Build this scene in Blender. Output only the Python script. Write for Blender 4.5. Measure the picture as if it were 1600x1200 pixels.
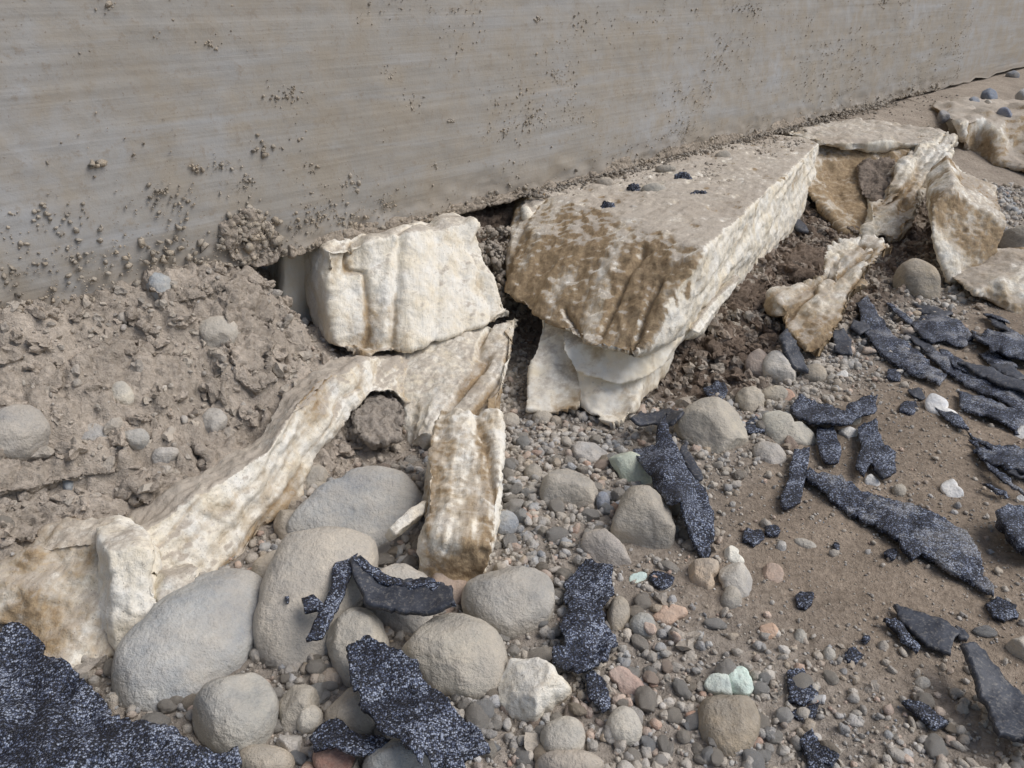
import bpy, bmesh, math, random
import numpy as np
from mathutils import Vector, Matrix
from mathutils.geometry import delaunay_2d_cdt

random.seed(7); RNG = np.random.default_rng(7)
for o in list(bpy.data.objects): bpy.data.objects.remove(o)
SC = bpy.context.scene
COL = SC.collection

# ------------------------------------------------------------------ camera, sky, sun, exposure
PITCH = math.radians(27); CAMZ = 0.6; LENS = 28.0
cd = bpy.data.cameras.new('camera'); cam = bpy.data.objects.new('camera', cd); COL.objects.link(cam)
cd.sensor_width = 36; cd.lens = LENS; cd.clip_start = 0.02; cd.clip_end = 500
cam.location = (0, 0, CAMZ); cam.rotation_euler = (math.pi/2 - PITCH, 0, 0)
SC.camera = cam
SUN_EL = math.radians(52); SUN_AZ = math.radians(98)      # azimuth clockwise from +Y: light comes from the right, a little behind the camera
w = bpy.data.worlds.new('World'); SC.world = w; w.use_nodes = True
nt = w.node_tree; nt.nodes.clear()
sky = nt.nodes.new('ShaderNodeTexSky'); sky.sky_type = 'NISHITA'; sky.sun_disc = False
sky.sun_elevation = SUN_EL; sky.sun_rotation = SUN_AZ; sky.air_density = 1.0; sky.dust_density = 2.2; sky.ozone_density = 1.0
bg = nt.nodes.new('ShaderNodeBackground'); bg.inputs['Strength'].default_value = 0.068
wo = nt.nodes.new('ShaderNodeOutputWorld')
nt.links.new(sky.outputs[0], bg.inputs[0]); nt.links.new(bg.outputs[0], wo.inputs[0])
sd = bpy.data.lights.new('sun', 'SUN'); sun = bpy.data.objects.new('sun', sd); COL.objects.link(sun)
sd.energy = 1.5; sd.angle = math.radians(40); sd.color = (1.0, 0.975, 0.945)
_sv = Vector((math.sin(SUN_AZ)*math.cos(SUN_EL), math.cos(SUN_AZ)*math.cos(SUN_EL), math.sin(SUN_EL)))
sun.rotation_euler = _sv.to_track_quat('Z', 'Y').to_euler(); sun.location = _sv*8
SC.view_settings.view_transform = 'Standard'; SC.view_settings.look = 'None'
SC.view_settings.exposure = 0.64; SC.view_settings.gamma = 1.0; SC.view_settings.use_curve_mapping = False
SC.render.engine = 'CYCLES'

# ------------------------------------------------------------------ noise (vectorised)
def _h(ix, iy, iz, s=0):
    with np.errstate(over='ignore'):
        h = (ix.astype(np.int64)*374761393 + iy.astype(np.int64)*668265263 + iz.astype(np.int64)*2147483647 + s*974711 + 1013904223) & 0xffffffff
        h = ((h ^ (h >> 13))*1274126177) & 0xffffffff
        h = ((h ^ (h >> 16))*2246822519) & 0xffffffff
        return ((h ^ (h >> 15)) & 0xffffff)/float(0xffffff)
def vnoise(P, s=0):
    P = np.asarray(P, float); I = np.floor(P).astype(np.int64); f = P - I; f = f*f*f*(f*(f*6-15)+10)
    r = 0
    for dx in (0, 1):
        wx = f[:, 0] if dx else 1-f[:, 0]
        for dy in (0, 1):
            wy = f[:, 1] if dy else 1-f[:, 1]
            for dz in (0, 1):
                wz = f[:, 2] if dz else 1-f[:, 2]
                r = r + wx*wy*wz*_h(I[:, 0]+dx, I[:, 1]+dy, I[:, 2]+dz, s)
    return r*2-1
def fbm(P, oct=4, s=0, gain=.5):
    P = np.asarray(P, float); a = 1; t = 0; r = 0
    for i in range(oct):
        r = r + a*vnoise(P*(2.03**i)+i*17.3, s+i); t += a; a *= gain
    return r/t
def worley2(x, y, s=0):
    ix = np.floor(x).astype(np.int64); iy = np.floor(y).astype(np.int64); z = np.zeros_like(ix)
    d1 = np.full(x.shape, 9.); d2 = np.full(x.shape, 9.); idc = np.zeros(x.shape)
    for dx in (-1, 0, 1):
        for dy in (-1, 0, 1):
            cx = ix+dx; cy = iy+dy
            d = np.hypot(cx+_h(cx, cy, z, s+1)-x, cy+_h(cx, cy, z, s+2)-y)
            m = d < d1
            d2 = np.where(m, d1, np.minimum(d2, d)); idc = np.where(m, _h(cx, cy, z, s+3), idc); d1 = np.where(m, d, d1)
    return d1, d2, idc
def sst(a, b, x):
    t = np.clip((x-a)/(b-a), 0, 1); return t*t*(3-2*t)

# ------------------------------------------------------------------ coordinates: u along the wall, v out of the wall
F = 1600*LENS/36; cP, sP = math.cos(PITCH), math.sin(PITCH)
WA = math.radians(44)
D = np.array([math.sin(WA), math.cos(WA)]); N2 = np.array([D[1], -D[0]]); W0 = np.array([0, 1.56]); WB = 0.215
def ray(px, py):
    a = np.asarray(px, float)-800; b = 600-np.asarray(py, float)
    return np.stack([a+0*b, F*cP+b*sP, -F*sP+b*cP], -1)/F
def Pz(px, py, z):
    r = ray(px, py); return np.array([0, 0, CAMZ])+r*((z-CAMZ)/r[2])
def Pv(px, py, v):
    r = ray(px, py); t = (v+W0@N2)/(r[:2]@N2); return np.array([0, 0, CAMZ])+r*t
def uv2xy(u, v): return W0[0]+u*D[0]+v*N2[0], W0[1]+u*D[1]+v*N2[1]
def xy2uv(x, y): return (x-W0[0])*D[0]+(y-W0[1])*D[1], (x-W0[0])*N2[0]+(y-W0[1])*N2[1]
def uvz(u, v, z=0): x, y = uv2xy(u, v); return np.array([x, y, z])
def proj(P):
    P = np.asarray(P, float); q = P-np.array([0, 0, CAMZ]); f = q[..., 1]*cP-q[..., 2]*sP; up = q[..., 1]*sP+q[..., 2]*cP
    f = np.where(f < .05, .05, f)
    return 800+F*q[..., 0]/f, 600-F*up/f

VK = np.array([-9, -.3, -.05, 0, .05, .1, .15, .2, .3, .4, .5, .6, .8, 1.2, 9])
TU = [
 (-9,   [.2, .2, .24, .24, .205, .17, .13, .085, .005, -.01, 0, 0, 0, 0, 0]),
 (-.9,  [.2, .2, .24, .24, .205, .17, .13, .085, .005, -.01, 0, 0, 0, 0, 0]),
 (-.64, [.2, .2, .24, .238, .20, .15, .10, .045, -.006, -.006, 0, 0, 0, 0, 0]),
 (-.56, [.1, .1, .19, .19, .16, .115, .07, .025, -.01, -.005, 0, 0, 0, 0, 0]),
 (-.50, [.1, .1, .09, .09, .075, .055, .035, .01, -.012, -.005, 0, 0, 0, 0, 0]),
 (-.35, [.04, .04, .04, .03, .02, .012, .006, .0, -.014, -.012, -.006, 0, 0, 0, 0]),
 (-.15, [.06, .06, .05, .045, .04, .03, .02, .01, -.006, -.012, -.01, 0, 0, 0, 0]),
 (.05,  [.15, .15, .16, .155, .14, .12, .10, .085, .05, .02, .0, 0, 0, 0, 0]),
 (.3,   [.17, .17, .18, .175, .15, .13, .115, .10, .075, .05, .022, .0, 0, 0, 0]),
 (.8,   [.19, .19, .19, .17, .13, .10, .075, .055, .035, .02, .006, 0, 0, 0, 0]),
 (1.3,  [.2, .2, .205, .203, .2, .19, .17, .15, .11, .085, .065, .04, .0, 0, 0]),
 (2.0,  [.2, .2, .21, .21, .207, .205, .195, .185, .14, .10, .08, .06, .02, 0, 0]),
 (9,    [.2, .2, .21, .21, .207, .205, .2, .195, .18, .16, .14, .1, .04, 0, 0])]
UK = np.array([t[0] for t in TU]); TZ = np.array([t[1] for t in TU])
def Hb(x, y):
    u, v = xy2uv(np.asarray(x, float), np.asarray(y, float))
    sh = np.stack([np.interp(v, VK, row) for row in TZ], -1)
    i = np.clip(np.searchsorted(UK, u)-1, 0, len(UK)-2); f = np.clip((u-UK[i])/(UK[i+1]-UK[i]), 0, 1); f = f*f*(3-2*f)
    a = np.take_along_axis(sh, i[..., None], -1)[..., 0]; b = np.take_along_axis(sh, (i+1)[..., None], -1)[..., 0]
    return a*(1-f)+b*f

def grade(lo, hi, a, b, step, g=1.18):
    mid = np.arange(a, b+step/2, step); l = []; s = step; x = a
    while x > lo: s *= g; x -= s; l.append(x)
    r = []; s = step; x = mid[-1]
    while x < hi: s *= g; x += s; r.append(x)
    return np.array(l[::-1]+list(mid)+r)
XS = grade(-60, 60, -.72, 1.45, .0041); YS = grade(-60, 80, .36, 2.1, .0041)
GX, GY = np.meshgrid(XS, YS)
def zones(x, y):
    """bank (pale dusty loose earth), fill (dark brown clods), flat (trodden brown ground), gravel: weights 0..1"""
    u, v = xy2uv(x, y)
    wob = .04*fbm(np.stack([x*9, y*9, 0*x], -1).reshape(-1, 3), 3, 50).reshape(x.shape)
    bank = sst(-.40, -.58, u+wob)*sst(.36, .26, v+wob)
    fill = sst(-.22, -.05, u+wob)*sst(.62, .5, v+wob)*sst(1.35, 1.1, u)
    flat = sst(.60, .76, v+wob)*sst(-.62, -.36, u+1.5*wob+.12*(1-v))*(1-fill)
    return bank, fill, flat
bk, fl, ft = zones(GX, GY)
flatP = lambda k, zz=0: np.stack([GX.ravel()*k, GY.ravel()*k, np.full(GX.size, zz)], -1)
Z = Hb(GX, GY)
n1 = fbm(flatP(6), 3, 1).reshape(GX.shape); n2 = fbm(flatP(26), 4, 5).reshape(GX.shape); n3 = fbm(flatP(110), 3, 9).reshape(GX.shape)
def clods(k, s, jit=.35):
    jx = GX*k+jit*n2*1.3; jy = GY*k+jit*n3*.8
    a, b, c = worley2(jx, jy, s)
    return np.clip(1-a*1.25, 0, 1)**.6*(.35+.65*c), b-a
c1, e1 = clods(24, 3); c2, e2 = clods(60, 13); c3, e3 = clods(130, 23)
near = sst(3.2, 2.0, np.hypot(GX, GY))
rough = (.35+1.2*bk+1.1*fl+.1*(1-ft))*(1-.62*ft)
rid = 1-np.abs(n2)*2.2; rid2 = 1-np.abs(fbm(flatP(55), 3, 41).reshape(GX.shape))*2.2
Z += near*(.014*n1*(.35+bk+fl) + .008*n2*rough + .0022*n3*(.5+rough) - .010*np.clip(rid, 0, 1)**4*(bk+.6*fl) - .007*np.clip(rid2, 0, 1)**3*(bk+.7*fl))
Z += near*(.024*(c1-.3)*(1.0*bk+.9*fl+.10*(1-ft)) + .0125*(c2-.3)*(.2+bk*.9+1.0*fl)*(1-.7*ft) + .0032*(c3-.3)*(1-.5*ft))
# ledges torn into the bank
u_, v_ = xy2uv(GX, GY)
led = np.sin((Z*1.0+.05*n1+.012*n2)*2*math.pi/.055)
Z += near*bk*sst(.03, .07, v_)*(.005*led)
Z += .05*sst(3, 30, np.hypot(GX, GY))*fbm(flatP(.2), 3, 77).reshape(GX.shape)
# the ground never pokes above the wall's foot behind its face
Z = np.where((v_ < -.03) & (Z > WB-.01), WB-.01, Z)
def sampler(A):
    def f(x, y):
        x = np.asarray(x, float); y = np.asarray(y, float)
        i = np.clip(np.searchsorted(XS, x)-1, 0, len(XS)-2); j = np.clip(np.searchsorted(YS, y)-1, 0, len(YS)-2)
        a = np.clip((x-XS[i])/(XS[i+1]-XS[i]), 0, 1); b = np.clip((y-YS[j])/(YS[j+1]-YS[j]), 0, 1)
        return A[j, i]*(1-a)*(1-b)+A[j, i+1]*a*(1-b)+A[j+1, i]*(1-a)*b+A[j+1, i+1]*a*b
    return f
HS = sampler(Z); HBS = sampler(Hb(GX, GY))
TT = np.arange(.45, 6, .006)
def hits(px, py, fun, lift):
    px = np.asarray(px, float); r = ray(px, np.asarray(py, float)); O = np.array([0, 0, CAMZ]); lift = np.broadcast_to(lift, px.shape)
    T_ = np.arange(.45, 6.5, .03); Q = O+r[:, None]*T_[None, :, None]
    bl = Q[..., 2] < fun(Q[..., 0], Q[..., 1])+lift[:, None]; k = np.where(bl.any(1), bl.argmax(1), len(T_)-1)
    hi = T_[k]; lo = hi-.03
    for _ in range(12):
        m = (lo+hi)/2; q = O+r*m[:, None]; b_ = q[:, 2] < fun(q[:, 0], q[:, 1])+lift; hi = np.where(b_, m, hi); lo = np.where(b_, lo, m)
    return O+r*hi[:, None]
def hit(px, py, fun=None, lift=0.):
    fun = fun or HS
    r = ray(px, py); Q = np.array([0, 0, CAMZ])+r*TT[:, None]
    below = Q[:, 2] < fun(Q[:, 0], Q[:, 1])+lift
    k = int(np.argmax(below)) if below.any() else len(TT)-1
    return Q[k]

# ------------------------------------------------------------------ node helpers and materials
def newmat(name):
    m = bpy.data.materials.new(name); m.use_nodes = True; t = m.node_tree
    b = t.nodes['Principled BSDF']; return m, t, b
def nd(t, typ, ins=None, **kw):
    n = t.nodes.new(typ)
    for k, v in kw.items(): setattr(n, k, v)
    for k, v in (ins or {}).items():
        if isinstance(v, bpy.types.NodeSocket): t.links.new(v, n.inputs[k])
        else: n.inputs[k].default_value = v
    return n
def coords(t, kind='Object', scale=(1, 1, 1), rnd=False):
    tc = nd(t, 'ShaderNodeTexCoord'); o = tc.outputs[kind]
    mp = nd(t, 'ShaderNodeMapping', {'Vector': o, 'Scale': scale})
    if rnd:
        oi = nd(t, 'ShaderNodeObjectInfo'); mu = nd(t, 'ShaderNodeMath', {0: oi.outputs['Random'], 1: 37.0}, operation='MULTIPLY')
        cx = nd(t, 'ShaderNodeCombineXYZ', {0: mu.outputs[0], 1: mu.outputs[0], 2: mu.outputs[0]})
        t.links.new(cx.outputs[0], mp.inputs['Location'])
    return mp.outputs[0]
def noise(t, vec, scale, detail=4, rough=.55, dist=0):
    return nd(t, 'ShaderNodeTexNoise', {'Vector': vec, 'Scale': scale, 'Detail': detail, 'Roughness': rough, 'Distortion': dist}).outputs['Fac']
def ramp(t, fac, stops, interp='LINEAR'):
    n = nd(t, 'ShaderNodeValToRGB', {'Fac': fac}); cr = n.color_ramp; cr.interpolation = interp
    while len(cr.elements) < len(stops): cr.elements.new(.5)
    for e, (p, c) in zip(cr.elements, stops):
        e.position = p; e.color = tuple(c)+(1,) if len(c) == 3 else c
    return n.outputs[0]
def g(v): return (v, v, v)
def mix(t, fac, a, b, mode='MIX'):
    n = nd(t, 'ShaderNodeMix', data_type='RGBA', blend_type=mode)
    for k, v in ((0, fac), (6, a), (7, b)):
        if isinstance(v, bpy.types.NodeSocket): t.links.new(v, n.inputs[k])
        else: n.inputs[k].default_value = v if k == 0 else (tuple(v)+(1,) if len(v) == 3 else v)
    return n.outputs[2]
def math_(t, op, a, b=0.):
    n = nd(t, 'ShaderNodeMath', operation=op)
    for k, v in ((0, a), (1, b)):
        if isinstance(v, bpy.types.NodeSocket): t.links.new(v, n.inputs[k])
        else: n.inputs[k].default_value = v
    return n.outputs[0]
def bump(t, b, h, strength, dist, prev=None):
    n = nd(t, 'ShaderNodeBump', {'Height': h, 'Strength': strength, 'Distance': dist})
    if prev is not None: t.links.new(prev, n.inputs['Normal'])
    t.links.new(n.outputs[0], b.inputs['Normal']); return n.outputs[0]
def attr(t, name, typ='GEOMETRY'):
    return nd(t, 'ShaderNodeAttribute', attribute_name=name, attribute_type=typ)

# earth: tint by zone from the mesh, mottling and grit here
M_earth, t, b = newmat('earth')
vec = coords(t); ca = attr(t, 'tint').outputs['Color']
f1 = noise(t, vec, 14, 5); f2 = noise(t, vec, 140, 4, .7); f3 = noise(t, vec, 700, 2, .6)
c = mix(t, 1.0, ca, ramp(t, f1, [(.3, (.80, .79, .78)), (.72, (1.18, 1.17, 1.16))]), 'MULTIPLY')
c = mix(t, 1.0, c, ramp(t, f2, [(.3, (.72, .71, .70)), (.7, (1.25, 1.25, 1.26))]), 'MULTIPLY')
sp = ramp(t, f3, [(.66, g(0)), (.74, g(1))])
c = mix(t, math_(t, 'MULTIPLY', sp, .45), c, (.55, .52, .48))
t.links.new(c, b.inputs['Base Color']); b.inputs['Roughness'].default_value = .95; b.inputs['Specular IOR Level'].default_value = .15
fm = noise(t, vec, 330, 3, .7); p = bump(t, b, f2, .9, .006); p = bump(t, b, fm, .7, .0025, p); bump(t, b, f3, .5, .0012, p)

# board-marked concrete
M_wall, t, b = newmat('board_marked_concrete')
vec = coords(t); vs = coords(t, scale=(1.6, 1, 95)); vs2 = coords(t, scale=(3.5, 5, 190))
rot = nd(t, 'ShaderNodeMapping', {'Vector': coords(t), 'Rotation': (0, math.radians(-28), 0), 'Scale': (3, 3, 22)}).outputs[0]
big = noise(t, vec, 3.2, 5, .6); med = noise(t, vec, 13, 5, .62); grain = noise(t, vs, 1.0, 5, .6); fine = noise(t, vs2, 1.0, 2); wipe = noise(t, rot, 1.0, 4, .6, .4); pit = noise(t, vec, 260, 2, .5)
c = ramp(t, big, [(.30, (.315, .290, .250)), (.5, (.365, .350, .325)), (.7, (.395, .400, .405))])
c = mix(t, ramp(t, med, [(.40, g(0)), (.62, g(.8))]), c, (.355, .312, .252))
c = mix(t, ramp(t, wipe, [(.52, g(0)), (.72, g(.7))]), c, (.385, .392, .398))
c = mix(t, 1.0, c, ramp(t, grain, [(.3, (.975, .97, .965)), (.65, (1.02, 1.02, 1.02))]), 'MULTIPLY')
c = mix(t, 1.0, c, ramp(t, fine, [(.35, (.965, .96, .955)), (.62, (1.025, 1.025, 1.025))]), 'MULTIPLY')
c = mix(t, ramp(t, pit, [(.68, g(0)), (.75, g(.6))]), c, (.20, .155, .12))
spl = noise(t, vec, 60, 4, .75)
zz_ = nd(t, 'ShaderNodeSeparateXYZ', {0: vec}).outputs[2]
tide = math_(t, 'ADD', math_(t, 'MULTIPLY', zz_, 6.0), math_(t, 'MULTIPLY', noise(t, vec, 9, 5, .65), 1.0))
c = mix(t, ramp(t, tide, [(.50, g(.75)), (.85, g(0))]), c, (.375, .328, .272))
c = mix(t, ramp(t, spl, [(.55, g(0)), (.68, g(.6))]), c, (.29, .245, .195))
t.links.new(c, b.inputs['Base Color']); b.inputs['Roughness'].default_value = .85; b.inputs['Specular IOR Level'].default_value = .2
p = bump(t, b, grain, .14, .003); p = bump(t, b, fine, .25, .0012, p); p = bump(t, b, med, .15, .005, p); bump(t, b, spl, .35, .0025, p)

# foam: cream, with stain (brown) and dust from the mesh, mottled here
def foam_mat(name, k):
    m, t, b = newmat(name)
    vec = coords(t); st = attr(t, 'stain').outputs['Fac']; du = attr(t, 'dust').outputs['Fac']; fb = attr(t, 'fib').outputs['Vector']
    fine_ = noise(t, nd(t, 'ShaderNodeMapping', {'Vector': fb, 'Scale': (30, 330, 330)}).outputs[0], 1.0, 3, .65)
    strk = noise(t, nd(t, 'ShaderNodeMapping', {'Vector': fb, 'Scale': (5, 48, 48)}).outputs[0], 1.0, 4, .65)
    f1 = noise(t, vec, 26, 4, .65); f2 = noise(t, vec, 130, 4, .7); f3 = noise(t, vec, 480, 2, .6)
    c = mix(t, ramp(t, f1, [(.35, g(0)), (.7, g(1))]), (.82, .79, .715), (.77, .68, .52))
    s1 = math_(t, 'ADD', st, math_(t, 'MULTIPLY', math_(t, 'SUBTRACT', f1, .5), 1.2)); s1 = math_(t, 'ADD', s1, math_(t, 'MULTIPLY', math_(t, 'SUBTRACT', f2, .5), .8)); s1 = math_(t, 'ADD', s1, math_(t, 'MULTIPLY', math_(t, 'SUBTRACT', strk, .5), .75))
    c = mix(t, ramp(t, s1, [(.20, g(0)), (.45, g(.35)), (.9, g(.95))]), c, mix(t, ramp(t, f2, [(.3, g(0)), (.7, g(1))]), (.20, .132, .070), (.43, .315, .185)))
    d1 = math_(t, 'ADD', du, math_(t, 'MULTIPLY', math_(t, 'SUBTRACT', f2, .5), 1.3))
    c = mix(t, ramp(t, d1, [(.35, g(0)), (.85, g(.92))]), c, (.45, .395, .33))
    c = mix(t, 1.0, c, ramp(t, fine_, [(.3, g(1-.14*k)), (.7, g(1+.08*k))]), 'MULTIPLY')
    c = mix(t, ramp(t, f3, [(.63, g(0)), (.72, g(.8*k))]), c, (.15, .115, .085))
    t.links.new(c, b.inputs['Base Color']); b.inputs['Roughness'].default_value = .8; b.inputs['Specular IOR Level'].default_value = .2
    p = bump(t, b, strk, .22*min(1, k*1.5), .005); p = bump(t, b, fine_, .4*k, .002, p); p = bump(t, b, f2, .7*k, .0045, p); bump(t, b, f3, .3*k, .001, p)
    return m
M_foam = foam_mat('cream_foam', .8); M_foams = foam_mat('smooth_cream_foam', .22)

# stones, chips: colour of the object, dusty mottling
def stone_mat(name, src, rough=.85, dust=.5, bumpk=1.0):
    m, t, b = newmat(name); vec = coords(t, rnd=True)
    if src == 'OBJ': base = mix(t, 1.0, nd(t, 'ShaderNodeObjectInfo').outputs['Color'], (1.12, 1.12, 1.12), 'MULTIPLY')
    else: base = attr(t, 'tint').outputs['Color']
    f1 = noise(t, vec, 22, 5, .6); f2 = noise(t, vec, 120, 4, .7); f3 = noise(t, vec, 420, 3, .65); f0 = noise(t, vec, 12, 4, .65); f9 = noise(t, nd(t, 'ShaderNodeMapping', {'Vector': vec, 'Rotation': (.6, .4, .3), 'Scale': (12, 12, 70)}).outputs[0], 1.0, 3, .6)
    c = mix(t, 1.0, base, ramp(t, f1, [(.3, (.70, .73, .77)), (.7, (1.22, 1.19, 1.14))]), 'MULTIPLY')
    c = mix(t, 1.0, c, ramp(t, f9, [(.35, (.84, .86, .90)), (.65, (1.08, 1.07, 1.05))]), 'MULTIPLY')
    c = mix(t, ramp(t, f0, [(.44, g(0)), (.60, g(dust*1.4))]), c, (.47, .42, .35))
    c = mix(t, math_(t, 'MULTIPLY', ramp(t, f2, [(.44, g(0)), (.70, g(1))]), dust*.9), c, (.50, .455, .39))
    c = mix(t, 1.0, c, ramp(t, f3, [(.3, g(.90)), (.7, g(1.08))]), 'MULTIPLY')
    c = mix(t, ramp(t, f3, [(.66, g(0)), (.73, g(.55))]), c, (.16, .135, .11))
    t.links.new(c, b.inputs['Base Color']); b.inputs['Roughness'].default_value = rough; b.inputs['Specular IOR Level'].default_value = .25
    p = bump(t, b, f1, .5*bumpk, .010); p = bump(t, b, f2, .8*bumpk, .005, p); bump(t, b, f3, .22*bumpk, .001, p); return m
M_stone = stone_mat('dusty_stone', 'OBJ', .85, .36); M_gravel = stone_mat('gravel_stone', 'TINT'); M_chip = stone_mat('chip', 'OBJ', .8, .25, .8)

# mineral-surfaced roofing felt: every grain a cell
def felt(name, dusty):
    m, t, b = newmat(name); vec = coords(t)
    vo = nd(t, 'ShaderNodeTexVoronoi', {'Vector': vec, 'Scale': 620.0, 'Randomness': 1.0})
    cell = nd(t, 'ShaderNodeSeparateColor', {0: vo.outputs['Color']}).outputs[0]
    bigv = noise(t, vec, 24, 4, .7); f2 = noise(t, vec, 150, 3, .6)
    cc = math_(t, 'ADD', cell, math_(t, 'MULTIPLY', math_(t, 'SUBTRACT', bigv, .5), 1.9))
    c = ramp(t, cc, [(.36, (.015, .018, .030)), (.56, (.042, .053, .095)), (.76, (.165, .20, .30)), (.98, (.42, .47, .58))])
    edge = ramp(t, vo.outputs['Distance'], [(.3, g(1)), (.7, g(.25))])
    c = mix(t, 1.0, c, edge, 'MULTIPLY')
    c = mix(t, ramp(t, math_(t, 'ADD', bigv, dusty), [(.56, g(0)), (.8, g(.75))]), c, (.30, .285, .26))
    t.links.new(c, b.inputs['Base Color']); b.inputs['Roughness'].default_value = .5; b.inputs['Specular IOR Level'].default_value = .5
    inv = math_(t, 'SUBTRACT', 1.0, vo.outputs['Distance'])
    p = bump(t, b, inv, .9, .0012); bump(t, b, f2, .4, .003, p); return m
M_felt = felt('grained_roofing_felt', -.10); M_feltd = felt('dusty_roofing_felt', .05)
M_back, t, b = newmat('felt_underside')
vec = coords(t); f1 = noise(t, vec, 60, 4, .65); f2 = noise(t, vec, 300, 3, .65)
c = ramp(t, f1, [(.35, (.024, .028, .040)), (.7, (.062, .068, .085))]); c = mix(t, ramp(t, f2, [(.52, g(0)), (.70, g(.7))]), c, (.22, .205, .185))
t.links.new(c, b.inputs['Base Color']); b.inputs['Roughness'].default_value = .55
p = bump(t, b, f1, .4, .004); bump(t, b, f2, .4, .001, p)

# ------------------------------------------------------------------ mesh helpers
def tag(o, label, cat, group=None, kind=None):
    if label: o['label'] = label
    if cat: o['category'] = cat
    if group: o['group'] = group
    if kind: o['kind'] = kind
    return o
def mk(name, V, Fc, mat, origin=None, parent=None, smooth=True, attrs=None):
    V = np.asarray(V, float)
    if origin is None: origin = np.array([V[:, 0].mean(), V[:, 1].mean(), V[:, 2].min()])
    me = bpy.data.meshes.new(name)
    Fc = np.asarray(Fc, dtype=object) if not isinstance(Fc, np.ndarray) else Fc
    L = V-origin
    if isinstance(Fc, np.ndarray) and Fc.dtype != object:
        k = Fc.shape[1]; nf = len(Fc)
        me.vertices.add(len(L)); me.vertices.foreach_set('co', L.astype(np.float32).ravel())
        me.loops.add(nf*k); me.loops.foreach_set('vertex_index', Fc.astype(np.int32).ravel())
        me.polygons.add(nf); me.polygons.foreach_set('loop_start', np.arange(0, nf*k, k, dtype=np.int32))
        me.update(calc_edges=True); me.validate()
    else:
        me.from_pydata(L.tolist(), [], [list(map(int, f)) for f in Fc]); me.update()
    me.polygons.foreach_set('use_smooth', np.full(len(me.polygons), smooth)); me.update()
    for k, a in (attrs or {}).items():
        a = np.asarray(a, np.float32)
        if k == 'fib':
            at = me.attributes.new(k, 'FLOAT_VECTOR', 'POINT'); at.data.foreach_set('vector', a.ravel())
        elif a.ndim == 2:
            at = me.attributes.new(k, 'FLOAT_COLOR', 'POINT'); at.data.foreach_set('color', np.concatenate([a, np.ones((len(a), 1), np.float32)], 1).ravel())
        else:
            at = me.attributes.new(k, 'FLOAT', 'POINT'); at.data.foreach_set('value', a)
    me.materials.append(mat)
    o = bpy.data.objects.new(name, me); COL.objects.link(o); o.location = origin
    if parent is not None:
        o.parent = parent; o.location = Vector(origin)-parent.location
    return o
def grid_faces(nr, nc, wrap=False):
    i = np.arange(nr-1)[:, None]; j = np.arange(nc if wrap else nc-1)[None, :]; j2 = (j+1) % nc
    return np.stack([i*nc+j, i*nc+j2, (i+1)*nc+j2, (i+1)*nc+j], -1).reshape(-1, 4)
def ico(sub):
    bm = bmesh.new(); bmesh.ops.create_icosphere(bm, subdivisions=sub, radius=1); bm.verts.ensure_lookup_table()
    V = np.array([v.co[:] for v in bm.verts]); Fc = np.array([[v.index for v in f.verts] for f in bm.faces]); bm.free(); return V, Fc
ICO = {k: ico(k) for k in (1, 2, 3, 4, 5)}
def vnormals(V, Fc):
    t = Fc[:, :3]; n = np.cross(V[t[:, 1]]-V[t[:, 0]], V[t[:, 2]]-V[t[:, 0]]); N = np.zeros_like(V)
    for k in range(Fc.shape[1]): np.add.at(N, Fc[:, k], n)
    return N/np.maximum(np.linalg.norm(N, axis=1, keepdims=True), 1e-12)

# ------------------------------------------------------------------ the setting: ground
V = np.stack([GX.ravel(), GY.ravel(), Z.ravel()], -1)
BANK = np.array([.440, .385, .322]); FILL = np.array([.200, .155, .120]); FLAT = np.array([.305, .250, .195]); GRAV = np.array([.350, .312, .268])
mm = (n1+.6*n2)[..., None]
tint = GRAV*np.ones(GX.shape+(1,)); tint = tint*(1-ft[..., None])+FLAT*ft[..., None]; tint = tint*(1-bk[..., None])+BANK*bk[..., None]; tint = tint*(1-fl[..., None])+FILL*fl[..., None]
hid = sst(.0, -.03, v_)[..., None]; tint = tint*(1-hid)+FILL*hid
ledge = (sst(.9, 1.5, u_)*sst(.8, .5, v_))[..., None]; tint = tint*(1-ledge)+np.array([.36, .31, .255])*ledge
dz = np.gradient(Z, axis=0)
tint = tint*(1+.10*mm)
ground = mk('ground', V, grid_faces(len(YS), len(XS)), M_earth, origin=np.zeros(3), attrs={'tint': tint.reshape(-1, 3)})
tag(ground, 'brown earth ground with a loose bank under the wall', None, kind='structure')

# ------------------------------------------------------------------ the wall (swept section with a ragged foot)
US = grade(-6, 14, -1.25, 2.2, .009, 1.12)
loop = [(0, z) for z in list(np.linspace(2.3, .62, 12))+list(np.linspace(.60, .26, 58))+list(np.linspace(.255, .2165, 11))]
loop += [(-.004, .215), (-.02, .2148), (-.06, .2148), (-.15, .2148), (-.28, .2148), (-.3, .22), (-.3, 1.0), (-.3, 2.3)]
loop = np.array(loop); nl = len(loop)
UU = np.repeat(US, nl); LV = np.tile(loop[:, 0], len(US)); LZ = np.tile(loop[:, 1], len(US))
P3 = np.stack([UU, LV*0, LZ], -1)
foot = sst(.30, .215, LZ)*(LV > -.05)
rag = .011*fbm(P3*[14, 0, 0], 4, 31)+.006*fbm(P3*[60, 0, 0], 3, 33)
LZ = LZ+foot*rag
front = (LV > -.001)
gr = fbm(P3*[2.0, 1, 90], 4, 35)
LV = LV+front*(.0009*gr+.004*fbm(P3*3, 3, 36)+.0015*fbm(P3*40, 3, 37)+foot*(.007*fbm(P3*[25, 1, 40], 3, 38)-.004))
V = np.stack([UU, -LV, LZ-WB], -1)     # local: x along the wall, -y out of its face, z up
wall = mk('concrete_wall', V, grid_faces(len(US), nl, True), M_wall, origin=np.zeros(3))
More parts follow.
